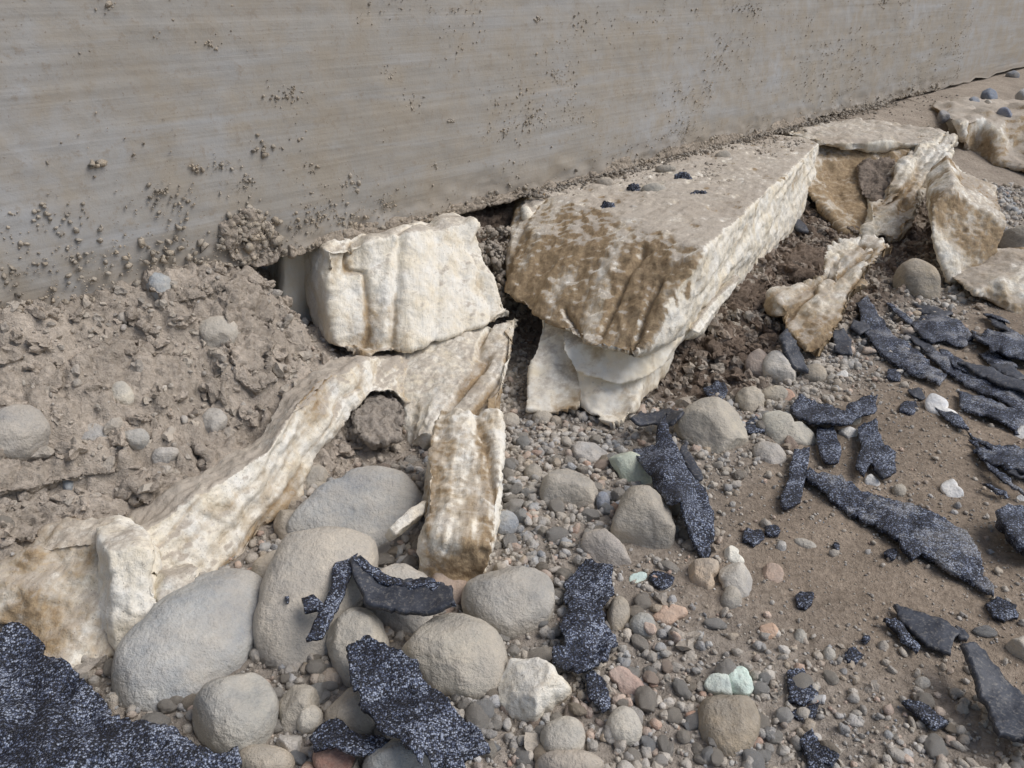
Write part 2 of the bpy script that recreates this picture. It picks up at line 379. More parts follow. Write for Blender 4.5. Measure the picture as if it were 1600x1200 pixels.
wall.location = (W0[0], W0[1], WB); wall.rotation_euler = (0, 0, math.atan2(D[1], D[0]))
tag(wall, 'long board-marked grey concrete wall smeared with brown dirt', 'wall')

# ------------------------------------------------------------------ foam
def prism(A, B):
    """closed solid between two outlines of equal length (lists of 3-D points)"""
    bm = bmesh.new(); va = [bm.verts.new(p) for p in A]; vb = [bm.verts.new(p) for p in B]; k = len(A)
    bm.faces.new(va); bm.faces.new(vb[::-1])
    for i in range(k): bm.faces.new((va[i], vb[i], vb[(i+1) % k], va[(i+1) % k]))
    bmesh.ops.recalc_face_normals(bm, faces=bm.faces); bmesh.ops.triangulate(bm, faces=bm.faces[:]); return bm
def hull(P):
    bm = bmesh.new()
    for p in P: bm.verts.new(p)
    r = bmesh.ops.convex_hull(bm, input=bm.verts)
    bmesh.ops.delete(bm, geom=[e for e in bm.verts if not e.link_faces], context='VERTS')
    bmesh.ops.recalc_face_normals(bm, faces=bm.faces); bmesh.ops.triangulate(bm, faces=bm.faces[:]); return bm
def dv(u=0, v=0, z=0): return np.array([u*D[0]+v*N2[0], u*D[1]+v*N2[1], z])
def outline(pts, push=(0, 0, 0)):
    """(px,py,z) points of an outline; a 4th entry 'v' means the third is the distance from the wall"""
    r = []
    for q in pts:
        p = Pv(q[0], q[1], q[2]) if len(q) == 4 else Pz(q[0], q[1], q[2]); r.append(p+dv(*push))
    return r
def slab(pts, ext, push=(0, 0, 0), scale=1.0):
    A = outline(pts, push); e = dv(*ext); cA = np.mean(A, 0)
    return prism(A, [cA+(p-cA)*scale+e for p in A])
def thing(name, label, cat, loc, group=None):
    o = bpy.data.objects.new(name, None); COL.objects.link(o); o.location = loc; o.empty_display_size = .02
    return tag(o, label, cat, group)
def remeshed(prims, voxel, smooth):
    big = bmesh.new()
    for pb in prims:
        me = bpy.data.meshes.new('t'); pb.to_mesh(me); pb.free(); big.from_mesh(me); bpy.data.meshes.remove(me)
    me = bpy.data.meshes.new('t'); big.to_mesh(me); big.free()
    o = bpy.data.objects.new('t', me); COL.objects.link(o)
    md = o.modifiers.new('r', 'REMESH'); md.mode = 'VOXEL'; md.voxel_size = voxel
    ms = o.modifiers.new('s', 'SMOOTH'); ms.factor = .5; ms.iterations = smooth
    dg = bpy.context.evaluated_depsgraph_get(); ev = o.evaluated_get(dg); m2 = ev.to_mesh()
    V = np.empty(len(m2.vertices)*3, np.float32); m2.vertices.foreach_get('co', V); V = V.reshape(-1, 3).astype(float)
    Q = np.empty(len(m2.loops), np.int32); m2.loops.foreach_get('vertex_index', Q); Q = Q.reshape(-1, 4)
    ev.to_mesh_clear(); bpy.data.objects.remove(o); bpy.data.meshes.remove(me)
    return V, Q
def gridslab(rows, ext, push=(0, 0, 0), fine=4):
    R = np.array([outline(r, push) for r in rows])
    def up(A, n):                                   # smooth in-between rows
        k = len(A); t_ = np.linspace(0, k-1, (k-1)*n+1); i = np.clip(t_.astype(int), 0, k-2); f = (t_-i)[:, None, None]; f = f*f*(3-2*f)*.5+f*.5
        return A[i]*(1-f)+A[i+1]*f
    R = up(R, fine); R = up(R.transpose(1, 0, 2), fine).transpose(1, 0, 2); a, b_ = R.shape[:2]; e = dv(*ext); bm = bmesh.new()
    Fv = [[bm.verts.new(p) for p in r] for r in R]; Bv = [[bm.verts.new(p+e) for p in r] for r in R]
    for i in range(a-1):
        for j in range(b_-1):
            bm.faces.new((Fv[i][j], Fv[i][j+1], Fv[i+1][j+1], Fv[i+1][j])); bm.faces.new((Bv[i][j], Bv[i+1][j], Bv[i+1][j+1], Bv[i][j+1]))
    for i in range(a-1):
        bm.faces.new((Fv[i][0], Fv[i+1][0], Bv[i+1][0], Bv[i][0])); bm.faces.new((Fv[i][-1], Bv[i][-1], Bv[i+1][-1], Fv[i+1][-1]))
    for j in range(b_-1):
        bm.faces.new((Fv[0][j], Bv[0][j], Bv[0][j+1], Fv[0][j+1])); bm.faces.new((Fv[-1][j], Fv[-1][j+1], Bv[-1][j+1], Bv[-1][j]))
    bmesh.ops.recalc_face_normals(bm, faces=bm.faces); return bm
def foam(name, prims, voxel, label, fiber=(0, 0, 1), amp=.004, smooth=3, stain=.25, dust=.25, flute=.0, flk=30, seed=0, stainf=None, lump=.004, cat='foam', parent=None, group=None, fiber2=None, mask2=None, along=2.0, topflat=0., grooves=None, dz=(.5, .95), valley=0., vk=16, mat=None):
    V, Q = remeshed(prims, voxel, smooth)
    N = vnormals(V, Q)
    def fluting(fb):
        fb = np.asarray(fb, float)/np.linalg.norm(fb)
        a1 = np.cross(fb, [.31, .2, .93]); a1 /= np.linalg.norm(a1); a2 = np.cross(fb, a1)
        L = np.stack([V@fb, V@a1, V@a2], -1); L = L+.004*np.stack([0*V[:, 0], fbm(V*22, 2, 160+seed), fbm(V*22, 2, 170+seed)], -1)
        return fbm(L*[along, flk, flk], 2, 100+seed, .4), fbm(L*[7, 150, 150], 3, 110+seed), L, np.clip(1-np.abs(fbm(L*[1.5, vk, vk], 2, 190+seed, .45))*7, 0, 1)
    fl1, fl2, L, val = fluting(fiber)
    if fiber2 is not None:
        g1, g2, L2, val2 = fluting(fiber2); m = mask2(V, N); fl1 = fl1*(1-m)+g1*m; fl2 = fl2*(1-m)+g2*m; L = np.where(m[:, None] > .5, L2, L); val = val*(1-m)+val2*m
    lp = fbm(V*18, 4, 120+seed); fn = fbm(V*110, 3, 130+seed)
    fl1 = np.tanh(fl1*2.4)
    upf = 1-.85*sst(.62, .93, N[:, 2])*topflat
    rag_ = .55-np.abs(fbm(V*46, 3, 220+seed))*1.9
    disp = .55*amp*rag_+upf*(flute*.75*(np.abs(fl1)**.8*np.sign(fl1))+amp*.26*fl2-valley*val**1.3)+lump*lp+amp*.30*fn
    gro = 0
    if grooves:
        qx, qy = proj(V); dm = np.full(len(V), 1e9)
        for (x1, y1), (x2, y2) in grooves:
            tt = np.clip(((qx-x1)*(x2-x1)+(qy-y1)*(y2-y1))/((x2-x1)**2+(y2-y1)**2), 0, 1); dm = np.minimum(dm, np.hypot(qx-x1-tt*(x2-x1)+6*lp, qy-y1-tt*(y2-y1)))
        gro = np.exp(-(dm/4.)**2)*mask2(V, N); disp = disp-.011*gro
    V = V+N*disp[:, None]; N = vnormals(V, Q)
    big_ = fbm(V*9, 3, 140+seed); fk = 1. if flute > 0 else 0.
    stn = stain+.6*big_-.30*np.clip(fl1, 0, 1)*fk+.25*fl2+.42*np.clip(-fl1, 0, 1)*fk+.8*gro+.5*val*(valley > 0)
    if stainf is not None: stn = stn+stainf(V, N)
    dst = dust+.95*sst(dz[0], dz[1], N[:, 2])+.3*fbm(V*30, 3, 150+seed)-.25
    ob = mk(name, V, Q, mat or M_foam, parent=parent, attrs={'stain': np.clip(stn, -.5, 1.5), 'dust': np.clip(dst, -.5, 1.5), 'fib': L-L.mean(0)})
    return tag(ob, label, cat if parent is None else None, group)
def earth(name, prims, voxel, label, color, amp=.012, seed=0, cat='earth'):
    V, Q = remeshed(prims, voxel, 4); N = vnormals(V, Q)
    a = fbm(V*26, 4, 400+seed); r1 = np.clip(1-np.abs(fbm(V*34, 3, 410+seed))*3.2, 0, 1); r2 = np.clip(1-np.abs(fbm(V*80, 3, 420+seed))*3, 0, 1); f = fbm(V*140, 3, 430+seed)
    V = V+N*(amp*a-amp*.7*r1**3-amp*.4*r2**2+amp*.22*f)[:, None]
    col = color*(1+.22*fbm(V*20, 3, 440+seed))[:, None]
    return tag(mk(name, V, Q, M_earth, attrs={'tint': col}), label, cat)
_outline0 = outline
def outline(pts, push=(0, 0, 0)):
    r = []
    for q in pts:
        if len(q) == 4 and q[3] == 'b': r.append(hit(q[0], q[1], HBS, q[2])+dv(*push))
        else: r += _outline0([q], push)
    return r

# mud crust along the wall foot
_uu = np.linspace(-.50, 1.25, 90); _t = vnoise(np.stack([_uu*11, 0*_uu, 0*_uu], -1), 61)+.6*vnoise(np.stack([_uu*37, 0*_uu, 0*_uu], -1), 62)
_R = [[], [], []]
for _u, _n in zip(_uu, _t):
    _ht = .012+.010*_n
    _R[0].append(uvz(_u, .0005, WB+max(_ht, .002)+.006)); _R[1].append(uvz(_u, .007+.003*_n, WB+.004)); _R[2].append(uvz(_u, .004, WB-.006))
def strip3(R, e):
    bm = bmesh.new(); A_ = [[bm.verts.new(p) for p in r] for r in R]; B_ = [[bm.verts.new(p+e) for p in r] for r in R]; k = len(R[0])
    for i in range(2):
        for j in range(k-1): bm.faces.new((A_[i][j], A_[i][j+1], A_[i+1][j+1], A_[i+1][j])); bm.faces.new((B_[i][j], B_[i+1][j], B_[i+1][j+1], B_[i][j+1]))
        for j in (0, k-1): bm.faces.new((A_[i][j], A_[i+1][j], B_[i+1][j], B_[i][j]))
    for j in range(k-1):
        bm.faces.new((A_[0][j], B_[0][j], B_[0][j+1], A_[0][j+1])); bm.faces.new((A_[2][j], A_[2][j+1], B_[2][j+1], B_[2][j]))
    bmesh.ops.recalc_face_normals(bm, faces=bm.faces); return bm
earth('mud_crust', [strip3(_R, dv(0, -.012, 0))], .0024, 'thin ragged mud crust along the bottom edge of the wall', np.array([.40, .345, .28]), .007, 60, 'dirt')
# clods and shelves of the bank
def bshell(pts, lift, ext=(0, -.05, -.03)): return slab([(x_, y_, lift, 'b') for x_, y_ in pts], ext)
earth('earth_shelf', [bshell([(-30, 690), (50, 718), (130, 700), (195, 705), (222, 730), (180, 738), (110, 752), (40, 768), (-30, 775)], .022)], .0034, 'overhanging earth shelf below the pale cobble at the left edge', BANK, .011, 1)
earth('earth_lip', [bshell([(350, 440), (388, 418), (420, 424), (437, 445), (436, 500), (430, 545), (436, 590), (405, 620), (370, 590), (352, 530)], .028)], .0034, 'crumbling earth lip on the left side of the dark recess', BANK, .014, 2)
earth('dirt_clump', [slab([(345, 350, .004, 'v'), (385, 326, .004, 'v'), (420, 345, .004, 'v'), (446, 385, .004, 'v'), (438, 408, .004, 'v'), (400, 420, .004, 'v'), (365, 405, .004, 'v'), (350, 378, .004, 'v')], (0, -.02, 0))], .0022, 'thick dirt clump stuck to the wall foot above the recess', BANK*.96, .011, 3, 'dirt')
earth('earth_crust', [bshell([(225, 415), (300, 385), (350, 385), (385, 425), (330, 462), (270, 475), (230, 450)], .016)], .0034, 'lumpy earth crust at the wall foot around the bluish cobble', BANK, .013, 4)
earth('earth_plate', [bshell([(110, 560), (190, 528), (275, 555), (300, 615), (250, 660), (160, 650), (120, 610)], .014)], .0034, 'broad caked earth plate in the middle of the bank', BANK*1.04, .009, 5)
earth('earth_plate', [bshell([(-30, 560), (40, 540), (95, 560), (100, 605), (40, 635), (-30, 640)], .016)], .0034, 'caked earth plate at the left edge above the pale cobble', BANK*1.03, .010, 6)
earth('earth_clod', [bshell([(200, 752), (240, 735), (300, 742), (318, 765), (275, 792), (215, 788)], .026)], .0032, 'wide crumbly clod hanging low in the bank', BANK*.97, .013, 7, 'clod')
earth('earth_clod', [bshell([(338, 560), (372, 548), (400, 575), (392, 610), (355, 618), (335, 592)], .022)], .0026, 'lumpy clod below the oval bank cobble', BANK, .013, 8, 'clod')
earth('earth_shelf', [bshell([(-30, 800), (60, 772), (140, 788), (205, 798), (195, 832), (100, 842), (20, 852), (-30, 860)], .018)], .0034, 'low earth shelf just above the cream foam outcrop', BANK*.97, .013, 9)
earth('earth_clod', [bshell([(552, 645), (572, 615), (615, 610), (638, 640), (630, 685), (590, 695), (558, 675)], .03, (0, -.04, -.03))], .0026, 'round brown clod under the arch of the foam band', GRAV*1.05, .012, 10, 'clod')
earth('earth_clod', [bshell([(300, 690), (345, 672), (395, 690), (385, 725), (330, 740)], .018)], .0026, 'dusty clod in the bank touching the foam band', BANK, .012, 11, 'clod')
earth('earth_clod', [bshell([(1140, 450), (1165, 425), (1205, 440), (1198, 480), (1155, 490)], .024)], .003, 'dark clod sitting midway up the brown crumbling fill', FILL, .014, 12, 'clod')
earth('earth_clod', [bshell([(1230, 400), (1260, 380), (1300, 395), (1290, 430), (1245, 440)], .022)], .003, 'dark clod in the fill left of the low foam post', FILL, .014, 13, 'clod')
earth('earth_clod', [bshell([(1105, 520), (1140, 500), (1170, 515), (1160, 550), (1115, 560)], .02)], .003, 'dark clod at the foot of the brown crumbling fill', FILL, .013, 14, 'clod')

earth('earth_pocket', [slab([(738, 340, -.03, 'v'), (782, 332, -.03, 'v'), (826, 318, -.03, 'v'), (812, 380, -.01, 'v'), (796, 470, .03, 'v'), (768, 440, .02, 'v'), (745, 395, -.01, 'v')], (0, -.08, 0))], .003, 'crumbly earth packed in the gap between fluted block and big mass', FILL*1.35, .012, 16)

# white fluted block under the wall
lb = [(513, 392, .222), (640, 366, .222), (742, 347, .218), (752, 400, .165), (768, 430, .14), (802, 493, .085), (700, 527, .080), (640, 545, .078), (562, 559, .075), (528, 540, .085), (516, 470, .145)]
def blk_stain(V, N): return -.12*sst(.10, .2, V[:, 2])
foam('foam_block', [slab(lb, (.03, -.12, -.01))], .0027, 'white fluted foam block hanging right under the wall edge', fiber=Pz(650, 366, .21)-Pz(655, 545, .078), flute=.010, flk=18, valley=.009, vk=13, amp=.0035, stain=.14, dust=-.02, seed=1, lump=.006, smooth=2, along=1.6, stainf=blk_stain)
# pale sheet in the recess left of it
rs = [(444, 400, -.06, 'v'), (540, 375, -.06, 'v'), (540, 560, -.05, 'v'), (480, 560, -.05, 'v'), (444, 560, -.05, 'v')]
foam('foam_sheet', [slab(rs, (.01, -.08, 0))], .004, 'smooth pale foam sheet in the dark recess left of the fluted block', amp=.002, stain=-.05, dust=-.15, flute=.004, seed=2, lump=.003, mat=M_foams)
# the big mass: brown sloping end, dusty top, long white side running back
zt = .214
mass = thing('foam_mass', 'large foam mass with a brown sloping end and a long white side', 'foam', uvz(.1, .3, 0))
A = outline([(878, 306, zt), (960, 333, .222), (1030, 358, .228), (1100, 391, .228), (1074, 455, .165), (1054, 520, .115), (985, 556, .10), (930, 543, .10), (850, 500, .10), (786, 457, .105), (800, 415, .14), (835, 365, .18)])
far = [uvz(.10, -.08, .208), Pz(1283, 222, .210), uvz(1.05, -.06, .210), uvz(1.05, .16, .0), uvz(1.05, -.06, .0), uvz(.15, -.08, .03), uvz(.10, .40, .02), Pz(1112, 420, .18)]
sv = Pz(1283, 222, .208)-Pz(1050, 560, .05)
isend = lambda V, N: sst(.1, .5, -(N[:, 0]*D[0]+N[:, 1]*D[1]))
def mass_stain(V, N):
    e = isend(V, N); s_ = sst(.3, .8, N[:, 0]*N2[0]+N[:, 1]*N2[1])
    return .95*e-.25*s_*(1-e)
foam('crust', [hull(A+far)], .0044, None, topflat=1., fiber=sv, flute=.008, flk=26, amp=.007, stain=.10, dust=.20, seed=3, stainf=mass_stain, lump=.006, smooth=1, parent=mass, fiber2=Pz(1000, 345, .22)-Pz(935, 540, .1), mask2=isend, dz=(.84, .97), grooves=[((1008, 385), (975, 440)), ((975, 440), (935, 520)), ((1030, 440), (1005, 500)), ((1005, 500), (1000, 540)), ((1015, 470), (985, 555)), ((880, 480), (905, 530))])
foot1 = outline([(866, 505, .10), (930, 535, .095), (990, 548, .095), (1052, 518, .115), (1052, 552, .085), (1030, 585, .06), (1003, 604, .05), (955, 616, .042), (890, 594, .048), (868, 560, .075)], (.028, -.012, 0))
foam('lobe', [prism(foot1, [p+dv(.15, -.05, 0) for p in foot1])], .0026, None, fiber=(0, .2, 1), amp=.002, flute=.004, flk=14, stain=-.02, dust=-.15, seed=31, lump=.005, mat=M_foams, parent=mass, smooth=9)
foot2 = outline([(886, 582, .06), (940, 600, .055), (1000, 592, .06), (990, 645, .024), (964, 696, .002), (945, 704, -.004), (912, 680, -.002), (886, 656, .004)], (.055, -.03, 0))
foam('foot', [prism(foot2, [p+dv(.15, -.04, 0) for p in foot2])], .0026, None, fiber=(0, .2, 1), amp=.003, flute=.006, flk=24, stain=.10, dust=-.15, seed=32, lump=.004, mat=M_foams, parent=mass)
fin = outline([(1070, 512, .10), (1105, 465, .12), (1152, 428, .14), (1135, 458, .115), (1105, 490, .10), (1085, 520, .09)], (0, .012, 0))
foam('fin', [prism(fin, [p+dv(.02, -.03, -.01) for p in fin])], .0026, None, fiber=sv, amp=.004, flute=.003, stain=.05, seed=33, lump=.003, parent=mass)
# upright sheet between the block and the mass
us = [(826, 497, .095), (875, 512, .095), (862, 548, .065), (870, 575, .045), (888, 592, .038), (886, 652, .006), (838, 662, -.002), (797, 655, .002), (803, 600, .03), (816, 545, .065)]
foam('foam_sheet', [slab(us, (.10, -.06, 0), (.035, 0, 0))], .0026, 'smooth upright foam sheet between the fluted block and the big mass', amp=.002, stain=-.08, dust=-.15, flute=.006, flk=22, seed=4, lump=.004, mat=M_foams)
# small folded foam in the gap at the top
gp_ = [(790, 335, .205), (850, 318, .205), (835, 350, .18), (805, 395, .15), (790, 430, .12), (783, 400, .15), (795, 370, .17)]
foam('foam_strip', [slab(gp_, (.05, -.05, 0), (.06, -.01, 0))], .003, 'narrow folded foam strip in the gap above the crumbs, beside the brown end', amp=.003, flute=.010, flk=45, stain=.15, seed=5)
# apron below the fluted block, running down to the log
ap = [[(628, 545, .065), (690, 528, .072), (750, 512, .078), (815, 497, .082)], [(632, 575, .050), (690, 570, .060), (745, 560, .067), (808, 545, .071)], [(636, 610, .034), (685, 612, .046), (735, 608, .056), (798, 590, .060)],
      [(640, 650, .016), (672, 648, .032), (728, 645, .044), (790, 638, .049)], [(650, 694, .0), (664, 678, .018), (724, 694, .032), (784, 690, .037)]]
foam('foam_apron', [gridslab(ap, (.0, -.03, -.075), (.0, -.008, 0))], .0024, 'fluted white foam apron dropping from the block down to the log', fiber=Pz(805, 500, .08)-Pz(715, 675, -.01), flute=.012, flk=17, valley=.012, vk=14, amp=.005, stain=.10, dust=-.05, seed=6, lump=.006, smooth=2, along=1.6)
# curved band over the bank
cb = [(650, 548, .06), (589, 556, .08), (505, 588, .105), (463, 634, .102), (420, 702, .085), (350, 750, .078), (290, 785, .072), (215, 835, .06), (240, 900, .02), (300, 912, .0), (340, 906, -.005), (385, 870, -.005), (427, 826, -.005), (469, 777, -.002), (490, 719, .02), (533, 675, .03), (550, 640, .045), (582, 612, .055), (617, 612, .045), (648, 650, .01)]
foam('foam_band', [slab(cb, (.02, -.07, -.02))], .0026, 'curved white foam band arching over the loose bank toward the cobbles', fiber=Pz(463, 634, .1)-Pz(300, 850, .04), flute=.007, flk=26, amp=.005, stain=.24, dust=.34, seed=7, lump=.012, smooth=2, valley=.003, vk=18)
# outcrop at the lower left
oc = thing('foam_outcrop', 'cream foam outcrop at the foot of the bank beside the big granule sheet', 'foam', Pz(120, 980, 0))
l1 = [(-20, 880, .06), (40, 852, .072), (110, 835, .08), (180, 830, .075), (230, 870, .05), (225, 930, .025), (180, 1010, -.005), (110, 1060, -.01), (60, 1050, -.005), (40, 990, .02), (-20, 960, .03)]
foam('body', [slab(l1, (.02, -.08, -.03), (0, .008, 0))], .0026, None, fiber=(.3, .5, .8), flute=.012, flk=15, amp=.006, stain=.36, dust=-.05, seed=8, lump=.018, parent=oc)
l2 = [(166, 856, .09), (200, 846, .09), (238, 852, .085), (228, 900, .058), (245, 935, .04), (238, 965, .025), (178, 1016, .0), (170, 960, .032), (174, 905, .062)]
foam('pillar', [slab(l2, (.01, -.07, -.01), (0, .010, .0))], .0024, None, fiber=(.1, .3, .9), flute=.007, flk=22, amp=.004, stain=.06, dust=-.1, seed=9, lump=.006, parent=oc)
l3 = [(255, 895, .048), (305, 880, .045), (294, 930, .034), (286, 944, .030), (268, 950, .026), (238, 936, .032)]
foam('flap', [slab(l3, (.0, -.03, -.012), (0, .012, .004))], .0024, None, amp=.003, stain=.2, dust=.15, seed=10, lump=.004, parent=oc)
# log
lg = thing('foam_log', 'square brown-crusted foam log lying on the cobbles below the apron', 'foam', Pz(720, 800, 0))
top = [(688, 640, .088), (735, 645, .090), (779, 642, .086), (783, 690, .080), (779, 770, .068), (772, 852, .056), (720, 846, .058), (668, 836, .058), (668, 760, .068), (670, 690, .080)]
T_ = outline(top); B_ = [p+np.array([-.006, -.004, -.062]) for p in T_]
for k in (5, 6, 7): B_[k] = B_[k]+np.array([-.010, -.012, .008])
def log_stain(V, N): return .22*sst(.3, .8, N[:, 2])-.5*sst(.3, .8, N[:, 0])+.35*sst(.2, .7, -N[:, 1])
foam('core', [prism(T_, B_)], .0022, None, fiber=Pz(730, 645, .08)-Pz(720, 850, .05), flute=.006, flk=24, valley=.008, vk=12, amp=.008, stain=.40, dust=-.30, seed=11, stainf=log_stain, lump=.007, smooth=2, parent=lg)
spl_ = [(668, 778, .056), (664, 800, .05), (645, 815, .048), (618, 834, .045), (610, 824, .048), (628, 804, .054), (650, 788, .056)]
foam('splinter', [slab(spl_, (.0, -.012, -.018))], .002, None, amp=.004, stain=.22, dust=-.2, seed=12, lump=.003, parent=lg)
# chunks to the right
rc = thing('foam_chunk', 'hollowed foam chunk with brown cavity and white outer rib, behind the dark clods', 'foam', Pz(1350, 390, .06))
def c2_stain_shade(V, N): return .30*sst(.15, .6, -(N[:, 0]*D[0]+N[:, 1]*D[1]))  # brown stain, with shade painted in on faces turned left along the wall
endc = outline([(1283, 226, 0.204), (1330, 238, 0.190), (1400, 236, 0.192), (1424, 242, 0.186), (1388, 300, 0.119), (1352, 390, 0.015), (1322, 380, 0.027), (1290, 340, 0.073), (1255, 300, 0.119)], (.05, -.025, 0))
ribp = outline([(1424, 240, 0.191), (1440, 228, 0.205), (1496, 222, 0.212), (1478, 252, 0.177), (1468, 268, 0.159), (1452, 300, 0.122), (1440, 330, 0.088), (1430, 352, 0.062), (1414, 374, 0.037), (1392, 382, 0.028), (1380, 368, 0.044), (1344, 386, 0.023), (1352, 360, 0.053), (1362, 345, 0.071), (1360, 322, 0.097), (1384, 312, 0.108), (1388, 285, 0.140), (1405, 262, 0.166)])
foam('cavity_wall', [prism(endc, [p+dv(.30, -.18, 0) for p in endc])], .0045, None, flute=.012, flk=16, amp=.006, stain=.85, dust=-.3, seed=13, stainf=c2_stain_shade, lump=.012, parent=rc)  # brown foam; the strong stain also paints in the hollow's darkness
foam('rib', [prism(ribp, [p+dv(.12, -.06, .0) for p in ribp])], .0034, None, fiber=Pz(1493, 226, .2)-Pz(1370, 380, .08), flute=.015, flk=20, amp=.008, stain=.16, dust=-.05, seed=131, lump=.018, valley=.012, vk=18, parent=rc)
earth('dirt_lump', [prism(outline([(1334, 262, 0.163), (1360, 248, 0.179), (1396, 252, 0.174), (1392, 298, 0.121), (1374, 322, 0.094), (1342, 312, 0.105)], (.035, -.008, 0)), outline([(1334, 262, 0.163), (1360, 248, 0.179), (1396, 252, 0.174), (1392, 298, 0.121), (1374, 322, 0.094), (1342, 312, 0.105)], (.15, -.07, 0)))], .004, 'grey-brown dirt lump caught in the hollow behind the white rib', np.array([.30, .25, .205]), .012, 15, 'dirt')
foam('top_crust', [hull(outline([(1275, 223, .212), (1330, 222, .213), (1400, 214, .213), (1494, 222, .210)])+outline([(1275, 223, .19), (1330, 236, .19), (1400, 234, .19), (1494, 226, .18)])+[uvz(1.5, .05, .212), uvz(1.5, .3, .2), uvz(1.5, .05, .15), uvz(1.1, .0, .21)])], .0045, None, flute=.006, flk=20, amp=.006, stain=.15, dust=.12, seed=132, lump=.010, smooth=1, parent=rc)
c3 = [(1313, 402, 0.126), (1337, 390, 0.135), (1390, 383, 0.140), (1402, 391, 0.134), (1376, 406, 0.123), (1356, 430, 0.106), (1362, 447, 0.094), (1336, 466, 0.080), (1308, 521, 0.041), (1287, 558, 0.014), (1262, 552, 0.018), (1224, 507, 0.051), (1220, 475, 0.074), (1299, 451, 0.091), (1306, 416, 0.116)]
foam('foam_post', [slab(c3, (.05, -.05, 0))], .0034, 'ragged low foam post with forked top beside the roofing felt strips', amp=.007, flute=.008, flk=25, stain=.34, dust=-.05, seed=14, lump=.014, valley=.01, vk=22, stainf=lambda V, N: .55*sst(.105, .05, V[:, 2]), fiber=Pz(1390, 385, .09)-Pz(1270, 530, 0))
c4 = [(1456, 322, 0.161), (1490, 290, 0.200), (1510, 315, 0.164), (1574, 347, 0.128), (1566, 374, 0.097), (1558, 396, 0.071), (1509, 442, 0.018), (1481, 442, 0.018), (1458, 376, 0.097)]
foam('foam_wedge', [slab(c4, (.25, -.10, .02))], .004, 'tan foam wedge with a pointed foot behind the round brown stone', amp=.006, flute=.004, flk=18, stain=.66, dust=.0, seed=15, lump=.007)
c5 = [(1520, 458, .03), (1558, 436, .05), (1600, 424, .06), (1680, 412, .07), (1680, 515, -.01), (1600, 500, -.01), (1544, 470, .01)]
foam('foam_lump', [slab(c5, (.10, -.10, 0))], .004, 'flat cream foam lump low at the right edge below the wedge', amp=.006, flute=.005, flk=18, stain=.5, dust=.1, seed=16, lump=.008)
c6 = [(1498, 192, 0.215), (1540, 182, 0.215), (1620, 180, 0.215), (1720, 176, 0.215), (1720, 275, 0.088), (1620, 268, 0.088), (1560, 260, 0.088), (1512, 250, 0.088)]
foam('foam_ledge', [slab(c6, (.35, -.20, 0))], .008, 'stained foam ledge far right under the dusty shelf', amp=.008, flute=.014, flk=12, stain=.62, dust=.3, seed=17, lump=.014, smooth=1)

